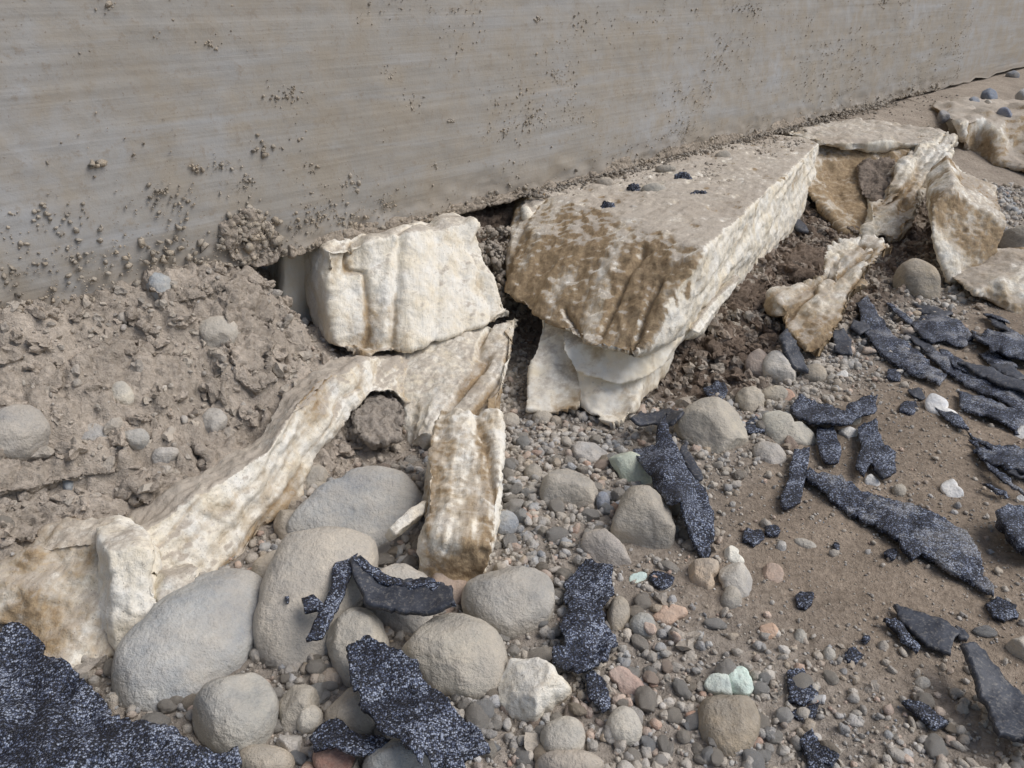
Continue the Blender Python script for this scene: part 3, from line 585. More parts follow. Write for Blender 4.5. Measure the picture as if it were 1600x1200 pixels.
# ------------------------------------------------------------------ stones
PLACED = []
def stone(name, pts, thick, color, label, cat='stone', n=2.4, lift=0., facets=0, rough=.035, seed=None, sub=4, mat=None, group=None, tilt=.5, sink=.22, fixz=None, fine=.012, sharp=False):
    """pts: outline in photo pixels, or (cx,cy,rx,ry,rot); mapped on a tilted plane at the stone's place and inflated to a solid of real thickness"""
    seed = len(PLACED)+11 if seed is None else seed
    if isinstance(pts, tuple):
        cx, cy, rx, ry, rot = pts; a = np.linspace(0, 2*math.pi, 24, endpoint=False); ro = math.radians(rot)
        X = rx*np.cos(a); Y = ry*np.sin(a); wv = 1+.05*np.sin(2*a+seed)+.04*np.sin(3*a+seed*2)
        pts = np.stack([cx+(X*math.cos(ro)-Y*math.sin(ro))*wv, cy+(X*math.sin(ro)+Y*math.cos(ro))*wv], -1)
    pts = np.array(pts, float); c = (pts.max(0)+pts.min(0))/2
    base = hit(c[0], c[1]) if fixz is None else Pz(c[0], c[1], fixz)
    r = ray(c[0], c[1]); C = base-r*((thick*sink+lift)/-r[2])
    view = -r/np.linalg.norm(r); Nn = view*(1-tilt)+np.array([0, 0, 1])*tilt; Nn /= np.linalg.norm(Nn)
    ax = np.cross([0, 1, 0], Nn); ax = np.array([1, 0, 0])-Nn*Nn[0]; ax /= np.linalg.norm(ax); ay = np.cross(Nn, ax)
    q = []
    for p in pts:
        rr = ray(p[0], p[1]); O = np.array([0, 0, CAMZ]); tt = ((C-O)@Nn)/(rr@Nn); w_ = O+rr*tt-C; q.append((w_@ax, w_@ay))
    q = np.array(q); th = np.arctan2(q[:, 1], q[:, 0]); rd = np.hypot(q[:, 0], q[:, 1]); o = np.argsort(th)
    ta = np.linspace(-math.pi, math.pi, 181); ra = np.interp(ta, th[o], rd[o], period=2*math.pi)
    k = np.array([1.]) if mat is M_chip or sharp else np.array([1, 2, 1.]) if facets else np.array([1, 2, 3, 3, 3, 2, 1.]); k /= k.sum(); h = len(k)//2
    ra = np.convolve(np.concatenate([ra[-h-1:-1], ra, ra[1:h+1]]) if h else ra, k, 'valid')
    S, Fc = ICO[sub]; rho = np.hypot(S[:, 0], S[:, 1]); zz = S[:, 2]; nn = n
    nrm = (rho**nn+np.abs(zz)**nn)**(1/nn); rho2 = rho/nrm; z2 = zz/nrm
    tt = np.arctan2(S[:, 1], S[:, 0]); R = np.interp(tt, ta, ra)
    L = np.stack([R*rho2*np.cos(tt), R*rho2*np.sin(tt), z2*thick], -1)
    size = float(np.mean(rd)); rs_ = np.random.default_rng(seed)
    if not facets and size > .025:
        for _ in range(4):
            d = rs_.normal(size=3); d[2] = abs(d[2])+.3; d /= np.linalg.norm(d); sup = (L@d).max(); ex = L@d-sup*rs_.uniform(.80, .93); L = L-np.where(ex > 0, ex*.75, 0)[:, None]*d
    if facets:
        for _ in range(facets):
            d = rs_.normal(size=3); d[2] = abs(d[2])*.9+.15; d /= np.linalg.norm(d); sup = (L@d).max(); hh = sup*rs_.uniform(.62, .85); ex = L@d-hh
            L = L-np.where(ex > 0, ex*.92, 0)[:, None]*d
    nrmv = S
    m_ = min(size, thick*1.2)
    L = L+nrmv*(m_*(rough*1.6*fbm(S*1.6+seed*3.1, 3, seed)+rough*fbm(S*5+seed, 3, seed+1)+fine*fbm(S*16+seed, 3, seed+2)))[:, None]
    V = C+L[:, :1]*ax+L[:, 1:2]*ay+L[:, 2:]*Nn
    ob = mk(name, V, Fc, mat or M_stone); ob.color = tuple(color)+(1,)
    PLACED.append((C[0], C[1], size))
    return tag(ob, label, cat, group)
GREY = (.43, .405, .37); TAN = (.43, .375, .30); BLUE = (.30, .32, .335); PALE = (.50, .465, .40); BRN = (.33, .265, .195); PINK = (.50, .36, .28); WHITE = (.78, .77, .74); TERRA = (.52, .30, .20); MINT = (.58, .68, .60)
C_ = 'cobble'
stone('cobble', [(592, 726), (645, 757), (664, 790), (645, 835), (600, 880), (560, 880), (500, 860), (446, 832), (482, 786), (535, 754)], .022, (.41, .405, .385), 'flat grey slab cobble tucked behind the log, one corner pointing up', C_, n=5, sub=5, lift=.012, rough=.02, sharp=True, sink=.2)
stone('cobble', [(437, 800), (470, 797), (485, 815), (480, 850), (450, 858), (433, 835)], .022, TAN, 'small tan cobble wedged at the left corner of the flat grey slab', C_)
stone('cobble', [(175, 1060), (182, 1021), (227, 976), (290, 920), (332, 893), (385, 894), (416, 909), (406, 976), (392, 1025), (340, 1085), (305, 1146), (245, 1135), (196, 1116)], .040, (.42, .42, .405), 'largest cobble, smooth oval grey with bluish patches', C_, n=2.6, sub=5, rough=.018, fine=.004)
stone('cobble', [(432, 870), (455, 836), (500, 824), (560, 826), (590, 850), (586, 900), (562, 960), (545, 1000), (512, 1040), (470, 1072), (422, 1062), (401, 1020), (405, 950), (415, 905)], .042, (.47, .43, .37), 'long beige cobble with a strip of granule felt on it', C_, n=2.6, sub=5, rough=.025, lift=.005, fine=.006)
stone('cobble', (369, 1120, 64, 70, 20), .034, (.42, .40, .355), 'egg-shaped beige cobble below the largest one, next to the big granule sheet', C_, sub=5, rough=.02, lift=.004, fine=.004)
stone('cobble', [(395, 905), (415, 870), (440, 862), (440, 900), (420, 935), (400, 930)], .02, TAN, 'narrow cobble squeezed between the largest and the long beige cobble', C_)
stone('cobble', (560, 1018, 50, 66, -12), .032, (.45, .415, .355), 'rounded beige cobble under the top end of the granule slab', C_, sub=5)
stone('cobble', (628, 945, 62, 58, 0), .030, (.52, .49, .44), 'pale cobble half hidden under the black curled felt', C_, sub=5)
stone('cobble', [(722, 945), (735, 905), (770, 892), (825, 893), (862, 910), (868, 950), (850, 985), (810, 1003), (770, 1000), (735, 975)], .036, (.43, .405, .36), 'rounded pitted cobble just below the end of the log', C_, sub=5, rough=.03)
stone('cobble', [(628, 1010), (650, 980), (690, 968), (740, 972), (780, 995), (793, 1035), (785, 1080), (750, 1103), (700, 1095), (655, 1065), (632, 1040)], .038, (.46, .42, .35), 'broad rounded cobble with brown damp spots on its face', C_, sub=5, rough=.025)
stone('cobble', [(843, 775), (860, 742), (885, 731), (915, 745), (934, 775), (925, 800), (890, 810), (855, 800)], .030, (.42, .385, .33), 'lone rounded cobble right of the log with a crusty foot', C_, facets=2, rough=.05)
stone('rock', [(985, 765), (1010, 765), (1050, 812), (1054, 832), (1030, 870), (1010, 893), (985, 872), (965, 800)], .036, (.40, .36, .30), 'angular brown rock with ridged face beside the twisted felt', 'rock', facets=7, n=2.8, rough=.04)
stone('rock', [(930, 818), (952, 825), (972, 832), (985, 868), (985, 890), (960, 905), (930, 892), (913, 870)], .018, (.42, .38, .34), 'flat grey-brown rock flake leaning left of the angular rock', 'rock', facets=6, n=3, rough=.05)
stone('cobble', [(1055, 670), (1080, 635), (1115, 625), (1145, 636), (1162, 660), (1170, 692), (1150, 715), (1110, 726), (1082, 702)], .036, (.45, .41, .34), 'large tan cobble resting against the twisted felt below the big mass', C_, facets=3, sub=5, rough=.04)
stone('rock', [(1195, 645), (1225, 640), (1240, 664), (1270, 673), (1276, 692), (1240, 701), (1215, 716), (1204, 690)], .018, (.52, .50, .43), 'pale forked rock above the short felt stick', 'rock', facets=3, n=2.8, rough=.05)
stone('rock', [(1206, 553), (1236, 570), (1252, 582), (1226, 610), (1198, 598)], .028, (.56, .53, .48), 'pale angular rock shard beside the upright dark slate', 'rock', facets=5, n=3, rough=.04)
stone('rock', [(1180, 590), (1195, 545), (1205, 560), (1200, 600)], .014, (.40, .33, .28), 'thin brown rock flake just left of the pale shard', 'rock', facets=3)
stone('cobble', [(1395, 440), (1405, 420), (1425, 411), (1450, 420), (1468, 450), (1462, 475), (1440, 474), (1408, 462)], .045, (.34, .29, .22), 'round brown cobble at the foot of the tan wedge', C_, rough=.025)
stone('rock', [(1562, 372), (1590, 360), (1640, 362), (1650, 410), (1600, 420), (1570, 402)], .05, (.33, .30, .25), 'dusty rounded rock at the right edge above the flat foam lump', 'rock', rough=.04)
stone('cobble', (1138, 1138, 52, 56, 0), .026, (.35, .29, .215), 'flush brown cobble bedded in gravel under the mint fragment', C_, rough=.03, n=3)
stone('cobble', (975, 1140, 29, 30, 0), .018, PALE, 'small squarish pale cobble in the gravel at the bottom', C_, n=3.2)
stone('cobble', [(845, 1150), (862, 1132), (905, 1132), (914, 1150), (900, 1185), (850, 1180)], .02, PALE, 'pale blunt cobble below the loose foam chunk', C_, n=3)
stone('cobble', (890, 1200, 52, 26, 0), .02, (.46, .40, .33), 'tan cobble cut off by the bottom edge of the picture', C_)
stone('cobble', (632, 1200, 62, 42, 0), .03, (.38, .385, .37), 'blue-grey cobble at the bottom edge left of the granule slab', C_, sub=5)
stone('cobble', [(515, 1100), (540, 1080), (575, 1090), (600, 1120), (590, 1150), (540, 1160), (510, 1140)], .024, TAN, 'tan cobble half under the left side of the granule slab', C_)
stone('rock', [(440, 1090), (470, 1075), (500, 1085), (495, 1115), (470, 1145), (438, 1150)], .022, (.42, .385, .32), 'crumbly beige rock right of the egg-shaped cobble', 'rock', facets=4, rough=.07)
stone('rock', [(466, 1125), (485, 1105), (502, 1112), (503, 1135), (485, 1150), (467, 1145)], .015, PALE, 'small pale rock between crumbly rock and felt scrap', 'rock', n=3)
stone('rock', [(432, 1158), (455, 1150), (480, 1158), (475, 1178), (445, 1182)], .012, (.52, .49, .45), 'whitish rock chip near the bottom edge left of the brick', 'rock', facets=4)
stone('cobble', (415, 1195, 45, 30, 0), .02, TAN, 'tan cobble at the bottom edge right of the big granule sheet', C_)
stone('rock', [(500, 1062), (530, 1046), (540, 1062), (510, 1080)], .010, (.42, .35, .28), 'small tan rock between the long and the beige cobble', 'rock')
# on the bank
stone('cobble', [(-30, 690), (-10, 650), (30, 642), (65, 650), (82, 672), (70, 700), (30, 722), (-20, 720)], .035, (.44, .405, .36), 'big pale cobble stuck in the bank at the left edge', C_, sink=-.15, rough=.06, facets=2, n=2.8)
stone('cobble', (340, 528, 37, 25, -12), .028, (.45, .415, .36), 'oval cobble stuck high in the bank left of the recess', C_, sink=-.15, rough=.06, facets=2, n=2.8)
stone('cobble', (250, 450, 21, 21, 0), .02, (.36, .375, .38), 'bluish cobble in the bank just under the wall', C_, sink=-.15, rough=.06, facets=2, n=2.8)
stone('cobble', (190, 621, 20, 20, 0), .018, (.46, .43, .37), 'round pale pebble mid bank above the pair of small cobbles', 'pebble', sink=-.1, rough=.06, n=2.8)
stone('rock', [(313, 648), (340, 640), (355, 655), (345, 672), (330, 682), (316, 668)], .015, (.42, .405, .38), 'flat grey rock in the bank left of the foam band', 'rock', facets=4, sink=-.1)
stone('cobble', (212, 686, 21, 14, 0), .014, (.44, .44, .42), 'small bluish-grey cobble low in the bank', C_, sink=-.15, rough=.06, facets=2, n=2.8)
stone('cobble', (142, 683, 32, 16, 5), .016, (.44, .42, .39), 'flat cobble low in the bank beside the bluish-grey one', C_, sink=-.15, rough=.06, facets=2, n=2.8)
stone('cobble', (258, 714, 24, 12, -15), .014, GREY, 'slim grey cobble under the small bluish-grey cobble', C_, sink=-.15, rough=.06, facets=2, n=2.8)
stone('cobble', (107, 758, 10, 14, 0), .01, BLUE, 'tiny blue pebble under the torn ledge of the bank', 'pebble', sink=-.1, rough=.06, n=2.8)
stone('cobble', [(465, 745), (490, 727), (515, 745), (512, 768), (485, 780), (467, 768)], .02, (.40, .36, .30), 'dusty cobble above the flat grey slab against the band', C_, sink=-.15, rough=.06, facets=2, n=2.8)
stone('pebble', (459, 790, 17, 15, 0), .012, (.34, .28, .21), 'small brown pebble above the tan corner cobble', 'pebble')
stone('pebble', (848, 655, 16, 15, 0), .014, (.42, .38, .32), 'grey pebble at the foot of the upright foam sheet', 'pebble')
stone('pebble', (796, 660, 17, 14, 0), .012, (.40, .37, .32), 'pebble at the upper right corner of the log', 'pebble')
stone('pebble', (791, 820, 20, 20, 0), .013, (.36, .37, .375), 'bluish pebble right beside the log', 'pebble')
stone('pebble', (942, 785, 11, 16, 0), .010, (.28, .30, .34), 'dark blue pebble right of the lone rounded cobble', 'pebble')
stone('pebble', (834, 742, 15, 15, 0), .012, (.38, .34, .28), 'brown pebble left of the lone rounded cobble', 'pebble')
stone('rock', [(893, 700), (915, 690), (945, 705), (952, 730), (925, 738), (900, 722)], .018, (.50, .475, .44), 'whitish crumbly rock above the lone rounded cobble', 'rock', facets=4, rough=.1)
stone('rock', [(1075, 885), (1100, 875), (1122, 880), (1112, 905), (1108, 930), (1085, 935), (1074, 915)], .018, (.50, .40, .30), 'tan angular rock below the tip of the twisted felt', 'rock', facets=5)
stone('rock', [(1125, 890), (1150, 880), (1174, 890), (1172, 930), (1150, 945), (1128, 915)], .014, (.50, .47, .42), 'pale flat rock right of the tan angular one', 'rock', facets=4, n=3)
stone('pebble', (1142, 938, 17, 20, 0), .014, (.41, .375, .32), 'grey pebble leaning on the pale flat rock', 'pebble')
stone('pebble', (966, 962, 18, 28, 8), .014, (.41, .355, .28), 'oblong brown cobble right of the ragged felt scrap', 'pebble')
stone('pebble', (1004, 980, 22, 20, 0), .014, (.41, .40, .36), 'rounded grey stone carrying a tiny terracotta flake', 'pebble')
stone('rock', [(1180, 695), (1195, 690), (1222, 730), (1215, 742), (1190, 725)], .012, (.50, .46, .41), 'rough pale rock between tan cobble and short felt stick', 'rock', rough=.12)
stone('pebble', (1172, 628, 21, 24, 0), .018, (.46, .41, .33), 'tan lump right above the large tan cobble', 'pebble', rough=.08)
stone('pebble', (1210, 618, 22, 14, 0), .013, (.44, .39, .31), 'tan oval pebble beside the terracotta sliver', 'pebble')
stone('pebble', (1273, 585, 19, 15, 20), .014, (.42, .36, .28), 'tan pebble right of the pale angular shard', 'pebble')
stone('pebble', (1333, 657, 13, 11, 0), .010, (.46, .42, .35), 'tan pebble at the right end of the notched felt', 'pebble')
stone('pebble', (1405, 768, 12, 10, 10), .009, (.42, .38, .31), 'round pebble beside the long felt strip', 'pebble')
stone('pebble', (1250, 998, 11, 14, 0), .008, (.40, .38, .33), 'grey oval pebble in bare earth, lower right', 'pebble')
stone('pebble', (1295, 1025, 10, 13, 0), .008, (.48, .46, .41), 'pale oval pebble on the bare earth, lower right', 'pebble')
stone('pebble', (1258, 852, 18, 9, 20), .007, (.40, .38, .34), 'flat grey pebble on bare earth left of the long strip', 'pebble')
stone('rock', [(1570, 1010), (1590, 1000), (1640, 1005), (1640, 1045), (1600, 1045), (1575, 1030)], .015, (.48, .44, .38), 'pale rock at the right edge above the black felt', 'rock', facets=3)
stone('pebble', (1440, 1070, 14, 11, 0), .008, (.44, .41, .36), 'pale pebble left of the black bottom-right felt', 'pebble')
# on the dusty foam top and the shelf
TOPZ = .216
for (cx, cy, rx, ry, col, lab, kd) in [(1022, 297, 21, 10, (.45, .42, .36), 'tan pebble on the dusty top of the big mass', 'pebble'), (946, 286, 16, 8, (.42, .36, .29), 'brown pebble on the mass top close to the wall', 'pebble'),
        (990, 328, 9, 6, (.46, .43, .39), 'small pale pebble on the edge of the mass top', 'pebble'), (1040, 265, 16, 7, (.38, .34, .28), 'flat pebble against the wall on the mass top', 'pebble'),
        (1130, 244, 13, 8, (.40, .36, .30), 'pebble by the wall left of the dark stick', 'pebble'),
        (1474, 182, 10, 9, (.16, .18, .23), 'dark blue stone on the shelf edge above the rib', 'stone'), (1521, 161, 11, 9, (.20, .23, .28), 'left blue-grey stone of the group on the far shelf', 'stone'),
        (1546, 150, 14, 11, (.27, .30, .35), 'larger blue-grey stone behind the group on the far shelf', 'stone'), (1570, 180, 14, 11, (.20, .22, .28), 'nearest dark blue stone of the far shelf group', 'stone'),
        (1598, 151, 14, 12, (.55, .57, .60), 'pale bluish stone at the right edge of the far shelf', 'stone'), (1541, 163, 9, 4, (.62, .60, .56), 'white flake between the blue-grey shelf stones', 'flake'), (1582, 118, 12, 6, (.22, .25, .30), 'small blue stone far along the wall foot', 'stone')]:
    stone(kd, (cx, cy, rx, ry, 0), .012 if cx < 1300 else .03, col, lab, kd, fixz=TOPZ if cx < 1300 else .205, sub=3, facets=0 if cx < 1300 else 3, tilt=.3)
for (pts, lab) in [([(933, 328), (940, 318), (953, 318), (962, 326), (955, 335), (940, 336)], 'granule felt crumb at the front edge of the mass top'), ([(976, 298), (985, 290), (999, 293), (1000, 302), (985, 305)], 'granule felt crumb beside the tan pebble on the mass top'),
        ([(1053, 284), (1062, 271), (1078, 274), (1080, 290), (1060, 294)], 'larger granule felt crumb near the wall on the mass top'), ([(1078, 312), (1090, 298), (1106, 310), (1104, 319), (1085, 318)], 'dark folded felt crumb at the right rim of the mass top')]:
    stone('felt_crumb', pts, .008, (.05, .05, .06), lab, 'felt', fixz=TOPZ-.001, sub=4, facets=7, rough=.5, n=3, fine=.12, mat=M_felt, tilt=.3)
# coloured fragments
def chip(name, pts, thick, color, label, cat, **k):
    k.setdefault('facets', 3); return stone(name, pts, thick*.7, color, label, cat, n=k.pop('n', 5), mat=M_chip, rough=k.pop('rough', .06), sink=.5, sub=4, **k)
chip('mint_fragment', [(1100, 1075), (1125, 1056), (1142, 1062), (1150, 1085), (1125, 1086)], .012, (.66, .72, .64), 'pale mint plaster fragment, left half of the broken pair', 'fragment')
chip('mint_fragment', [(1143, 1050), (1158, 1041), (1170, 1058), (1168, 1088), (1152, 1086)], .012, (.58, .70, .64), 'mint plaster fragment, right half of the broken pair', 'fragment')
chip('mint_fragment', [(950, 712), (958, 700), (980, 706), (1005, 735), (1022, 760), (1010, 766), (985, 755), (965, 735)], .012, (.55, .60, .48), 'long pale green fragment against the twisted felt', 'fragment', lift=.006)
chip('mint_fragment', [(984, 914), (995, 897), (1010, 896), (1000, 912)], .005, (.58, .70, .65), 'tiny mint chip near the angular rock', 'fragment')
chip('white_chip', [(1352, 748), (1365, 742), (1374, 752), (1370, 764), (1355, 762)], .008, WHITE, 'white plaster chip above the long felt strip', 'plaster chip')
chip('white_chip', [(1473, 755), (1485, 748), (1496, 762), (1501, 785), (1485, 788), (1477, 775)], .010, WHITE, 'oblong white plaster chip right of the long felt strip', 'plaster chip')
chip('white_chip', [(1306, 585), (1316, 579), (1325, 588), (1320, 598), (1308, 596)], .010, WHITE, 'round white plaster chip right of the tan pebbles', 'plaster chip')
chip('white_chip', [(1310, 678), (1325, 668), (1340, 678), (1332, 688), (1318, 687)], .007, (.72, .70, .66), 'white plaster chip between the two felt tongues', 'plaster chip')
chip('white_chip', [(1445, 630), (1455, 614), (1470, 620), (1478, 640), (1500, 652), (1498, 665), (1480, 668), (1462, 650)], .010, (.78, .77, .75), 'largest white plaster piece, ragged with a bite in it', 'plaster chip', facets=1, n=2.6)
chip('white_chip', [(1575, 677), (1590, 670), (1620, 676), (1615, 688), (1585, 687)], .008, WHITE, 'white plaster chip at the right edge', 'plaster chip')
chip('white_chip', [(1130, 862), (1140, 852), (1152, 868), (1164, 880), (1150, 884), (1136, 878)], .008, (.74, .72, .64), 'cream plaster chip above the pale flat rock', 'plaster chip')
chip('white_chip', [(1588, 778), (1600, 775), (1605, 783), (1592, 787)], .006, WHITE, 'tiny white chip at the right edge above the felt lump', 'plaster chip')
chip('terracotta_chip', [(1015, 960), (1045, 955), (1055, 941), (1075, 958), (1060, 968), (1025, 973)], .010, (.55, .38, .28), 'bent pale terracotta chip below the angular rock', 'terracotta chip')
chip('terracotta_chip', [(1196, 883), (1204, 880), (1222, 905), (1224, 920), (1208, 912)], .007, (.56, .38, .28), 'pointed terracotta chip on bare earth', 'terracotta chip')
chip('terracotta_chip', [(950, 1052), (965, 1043), (990, 1055), (1010, 1080), (998, 1088), (965, 1070)], .010, (.54, .38, .31), 'oblong pink terracotta chip near the loose foam chunk', 'terracotta chip')
chip('terracotta_chip', [(1186, 985), (1195, 973), (1216, 982), (1210, 997), (1192, 1000)], .009, (.55, .38, .27), 'ridged terracotta chip in the lower right gravel', 'terracotta chip')
chip('terracotta_chip', [(1092, 1120), (1104, 1108), (1112, 1118), (1102, 1134)], .006, (.56, .36, .25), 'small orange terracotta chip left of the flush cobble', 'terracotta chip')
chip('terracotta_chip', [(1208, 628), (1218, 609), (1242, 618), (1232, 632)], .007, (.50, .30, .21), 'terracotta sliver left of the notched felt', 'terracotta chip')
chip('terracotta_chip', [(1008, 972), (1020, 975), (1026, 985), (1018, 992), (1009, 986)], .004, (.58, .42, .33), 'round terracotta flake on the grey stone', 'terracotta chip', lift=.012)
chip('brick_piece', [(497, 1210), (498, 1165), (505, 1145), (530, 1162), (556, 1175), (555, 1215)], .02, (.36, .19, .14), 'red brick piece at the bottom edge under the felt scrap', 'brick', n=4)
chip('brick_piece', [(672, 895), (690, 888), (724, 893), (722, 960), (700, 968), (680, 930)], .012, (.48, .36, .28), 'pinkish tile piece behind the black curled felt', 'tile', n=4)
ch = stone('foam_chunk', [(798, 1030), (815, 1024), (840, 1035), (875, 1065), (894, 1085), (868, 1102), (850, 1115), (812, 1140), (795, 1115), (779, 1085)], .032, (1, 1, 1), 'loose white foam chunk lying among cobbles at the bottom', 'foam', n=2.6, facets=6, rough=.05, mat=M_foam, sub=5)
me = ch.data; co = np.array([v.co[:] for v in me.vertices]); nn_ = np.array([v.normal[:] for v in me.vertices])
at = me.attributes.new('stain', 'FLOAT', 'POINT'); at.data.foreach_set('value', (.15+.5*fbm(co*30, 3, 3)+.5*sst(.3, -.5, nn_[:, 2]+.4*nn_[:, 0])).astype(np.float32))
at = me.attributes.new('fib', 'FLOAT_VECTOR', 'POINT'); at.data.foreach_set('vector', co.astype(np.float32).ravel())
at = me.attributes.new('dust', 'FLOAT', 'POINT'); at.data.foreach_set('value', np.full(len(co), .05, np.float32))

# ------------------------------------------------------------------ roofing felt
def sheet(name, pts, label, mat, lift=.008, thick=.0045, jag=2.0, step=5.0, curl=.0, seed=0, wav=.004, back=None, lifts=None, cat='roofing felt', group=None):
    pts = np.array(pts, float); k = len(pts); B = []
    for i in range(k):
        a, b_ = pts[i], pts[(i+1) % k]; m = max(1, int(np.linalg.norm(b_-a)/4.5))
        for j in range(m): B.append(a+(b_-a)*j/m)
    B = np.array(B); nz = fbm(np.c_[B*.12, np.full(len(B), seed*3.3)], 3, 200+seed); nz2 = fbm(np.c_[B*.12, np.full(len(B), seed*3.3+9)], 3, 210+seed)
    B = B+jag*2.2*np.c_[nz, nz2]
    lo, hi = B.min(0), B.max(0); G = []
    ys = np.arange(lo[1], hi[1], step); rs_ = np.random.default_rng(seed+5)
    for r_, yy in enumerate(ys):
        for xx in np.arange(lo[0]+(r_ % 2)*step/2, hi[0], step):
            q = np.array([xx, yy])+rs_.uniform(-.8, .8, 2); G.append(q)
    G = np.array(G) if G else np.zeros((0, 2))
    def inside(Q):
        x, y = Q[:, 0], Q[:, 1]; c = np.zeros(len(Q), bool); dmin = np.full(len(Q), 1e9)
        for i in range(len(B)):
            (x1, y1), (x2, y2) = B[i], B[(i+1) % len(B)]
            cond = ((y1 > y) != (y2 > y)); xi = (x2-x1)*(y-y1)/((y2-y1) if y2 != y1 else 1e-9)+x1
            c ^= cond & (x < xi); dmin = np.minimum(dmin, np.hypot(x-x1, y-y1))
        return c, dmin
    if len(G):
        ins, dm = inside(G); G = G[ins & (dm > step*.45)]
    allp = [Vector(p) for p in B]+[Vector(p) for p in G]
    co, _, fc, *_ = delaunay_2d_cdt(allp, [], [list(range(len(B)))], 1, 1e-4)
    P2 = np.array([c[:] for c in co]); fc = [f for f in fc if len(f) == 3]
    T = np.array(fc)
    # sits on the smooth run of the ground: plane through it, partly following
    cx = P2.mean(0); lf = np.full(len(P2), lift)
    if lifts is not None:
        A_ = np.array([l[:2] for l in lifts], float); z_ = np.array([l[2] for l in lifts]); W_ = 1/(np.linalg.norm(P2[:, None]-A_[None], axis=2)**2+40); lf = (W_*z_).sum(1)/W_.sum(1)
    W = hits(P2[:, 0], P2[:, 1], HBS, lf)
    r = ray(P2[:, 0], P2[:, 1])
    span = max(hi-lo); d_ = np.linalg.norm(P2-cx, axis=1)/(span*.5+1e-6)
    nzw = fbm(W*28+seed, 3, 230+seed); nzf = fbm(W*130+seed, 2, 240+seed)
    W[:, 2] += wav*nzw+.0012*nzf+curl*d_**2
    Nn = vnormals(W, T); 
    if Nn[:, 2].mean() < 0: T = T[:, ::-1]; Nn = -Nn
    n_ = len(W); V = np.concatenate([W, W-Nn*thick])
    e = {}
    for f in T:
        for a, b_ in ((f[0], f[1]), (f[1], f[2]), (f[2], f[0])):
            if (b_, a) in e: del e[(b_, a)]
            else: e[(a, b_)] = 1
    sides = []
    for a, b_ in e: sides += [(b_, a, a+n_), (b_, a+n_, b_+n_)]
    Fc = np.concatenate([T, T[:, ::-1]+n_, np.array(sides)])
    ob = mk(name, V, Fc, mat)
    if back is not None:
        ob.data.materials.append(back); mi = np.zeros(len(Fc), np.int32); mi[len(T):2*len(T)] = 1
        if len(ob.data.polygons) == len(Fc): ob.data.polygons.foreach_set('material_index', mi)
    return tag(ob, label, cat, group)
FS, FP = 'roofing_felt_sheet', 'felt_scrap'
sheet(FS, [(-60, 1000), (0, 985), (20, 970), (40, 968), (65, 1000), (65, 1025), (100, 1035), (130, 1060), (165, 1090), (175, 1115), (200, 1118), (235, 1130), (270, 1135), (290, 1150), (310, 1168), (340, 1172), (370, 1162), (378, 1180), (365, 1210), (360, 1290), (-60, 1290)],
      'large dark granule-covered felt sheet in the bottom left corner', M_felt, lift=.05, jag=3.2, seed=1, wav=.012, back=M_back)
sheet(FS, [(540, 1004), (571, 993), (610, 1004), (652, 1035), (659, 1056), (690, 1081), (715, 1112), (750, 1140), (767, 1175), (725, 1186), (725, 1227), (687, 1227), (666, 1175), (659, 1196), (617, 1151), (589, 1137), (582, 1116), (565, 1105), (565, 1081), (550, 1070)],
      'long granule-covered felt slab lying across cobbles at the bottom', M_felt, lift=.055, seed=2, wav=.014, jag=2.6, back=M_back)
k3 = sheet(FS, [(550, 885), (565, 881), (596, 902), (638, 909), (670, 906), (705, 927), (708, 955), (659, 960), (610, 951), (575, 944), (554, 913)], 'black smooth-faced curled felt piece with granule rim below the log', M_back, lift=.052, seed=3, wav=.004, curl=.01, thick=.006)
sheet('granule_rim', [(551, 884), (566, 879), (597, 899), (638, 906), (671, 903), (706, 925), (710, 956), (698, 950), (692, 934), (664, 916), (636, 917), (592, 911), (562, 892)], None, M_felt, lift=.0545, seed=4, wav=.004, curl=.008, thick=.004, cat=None).parent = k3
rim = [c for c in k3.children][0]; rim.location = rim.location-k3.location
sheet('felt_strip', [(529, 846), (543, 843), (559, 864), (550, 895), (540, 913), (533, 934), (519, 965), (505, 993), (479, 997), (494, 965), (502, 951), (475, 955), (472, 934), (491, 927), (505, 944), (515, 920), (521, 885)], 'narrow branching granule felt strip lying on the long beige cobble', M_felt, lift=.058, seed=5, jag=1.6, wav=.003)
sheet(FP, [(484, 1147), (501, 1130), (526, 1119), (547, 1140), (575, 1144), (613, 1151), (596, 1168), (554, 1179), (526, 1165), (491, 1168)], 'curled granule felt scrap above the red brick at the bottom', M_felt, lift=.034, seed=6, wav=.006)
sheet(FP, [(880, 906), (915, 871), (954, 885), (957, 937), (940, 955), (957, 986), (964, 1004), (940, 1032), (905, 1053), (859, 1039), (863, 1021), (884, 1018), (870, 979), (891, 958), (882, 930)], 'ragged upright granule felt scrap right of the pitted cobble', M_felt, lift=.02, seed=7, jag=3.2, wav=.018)
sheet(FP, [(914, 1056), (930, 1047), (950, 1075), (956, 1095), (945, 1108), (920, 1090)], 'small granule felt scrap right of the loose foam chunk', M_felt, lift=.016, seed=8, wav=.006)
sheet('twisted_felt', [(989, 700), (1024, 696), (1024, 675), (1031, 651), (1041, 644), (1045, 672), (1059, 707), (1080, 742), (1101, 763), (1115, 798), (1117, 833), (1104, 868), (1097, 868), (1080, 833), (1069, 805), (1066, 784), (1041, 787), (1027, 770), (1010, 742), (996, 717)], 'twisted granule felt sheet hanging between tan cobble and angular rock', M_felt,
      lifts=[(1035, 650, .045), (1000, 700, .02), (1040, 740, .042), (1060, 780, .05), (1090, 780, .022), (1105, 860, .008), (1020, 760, .02)], seed=9, wav=.008, back=M_back)
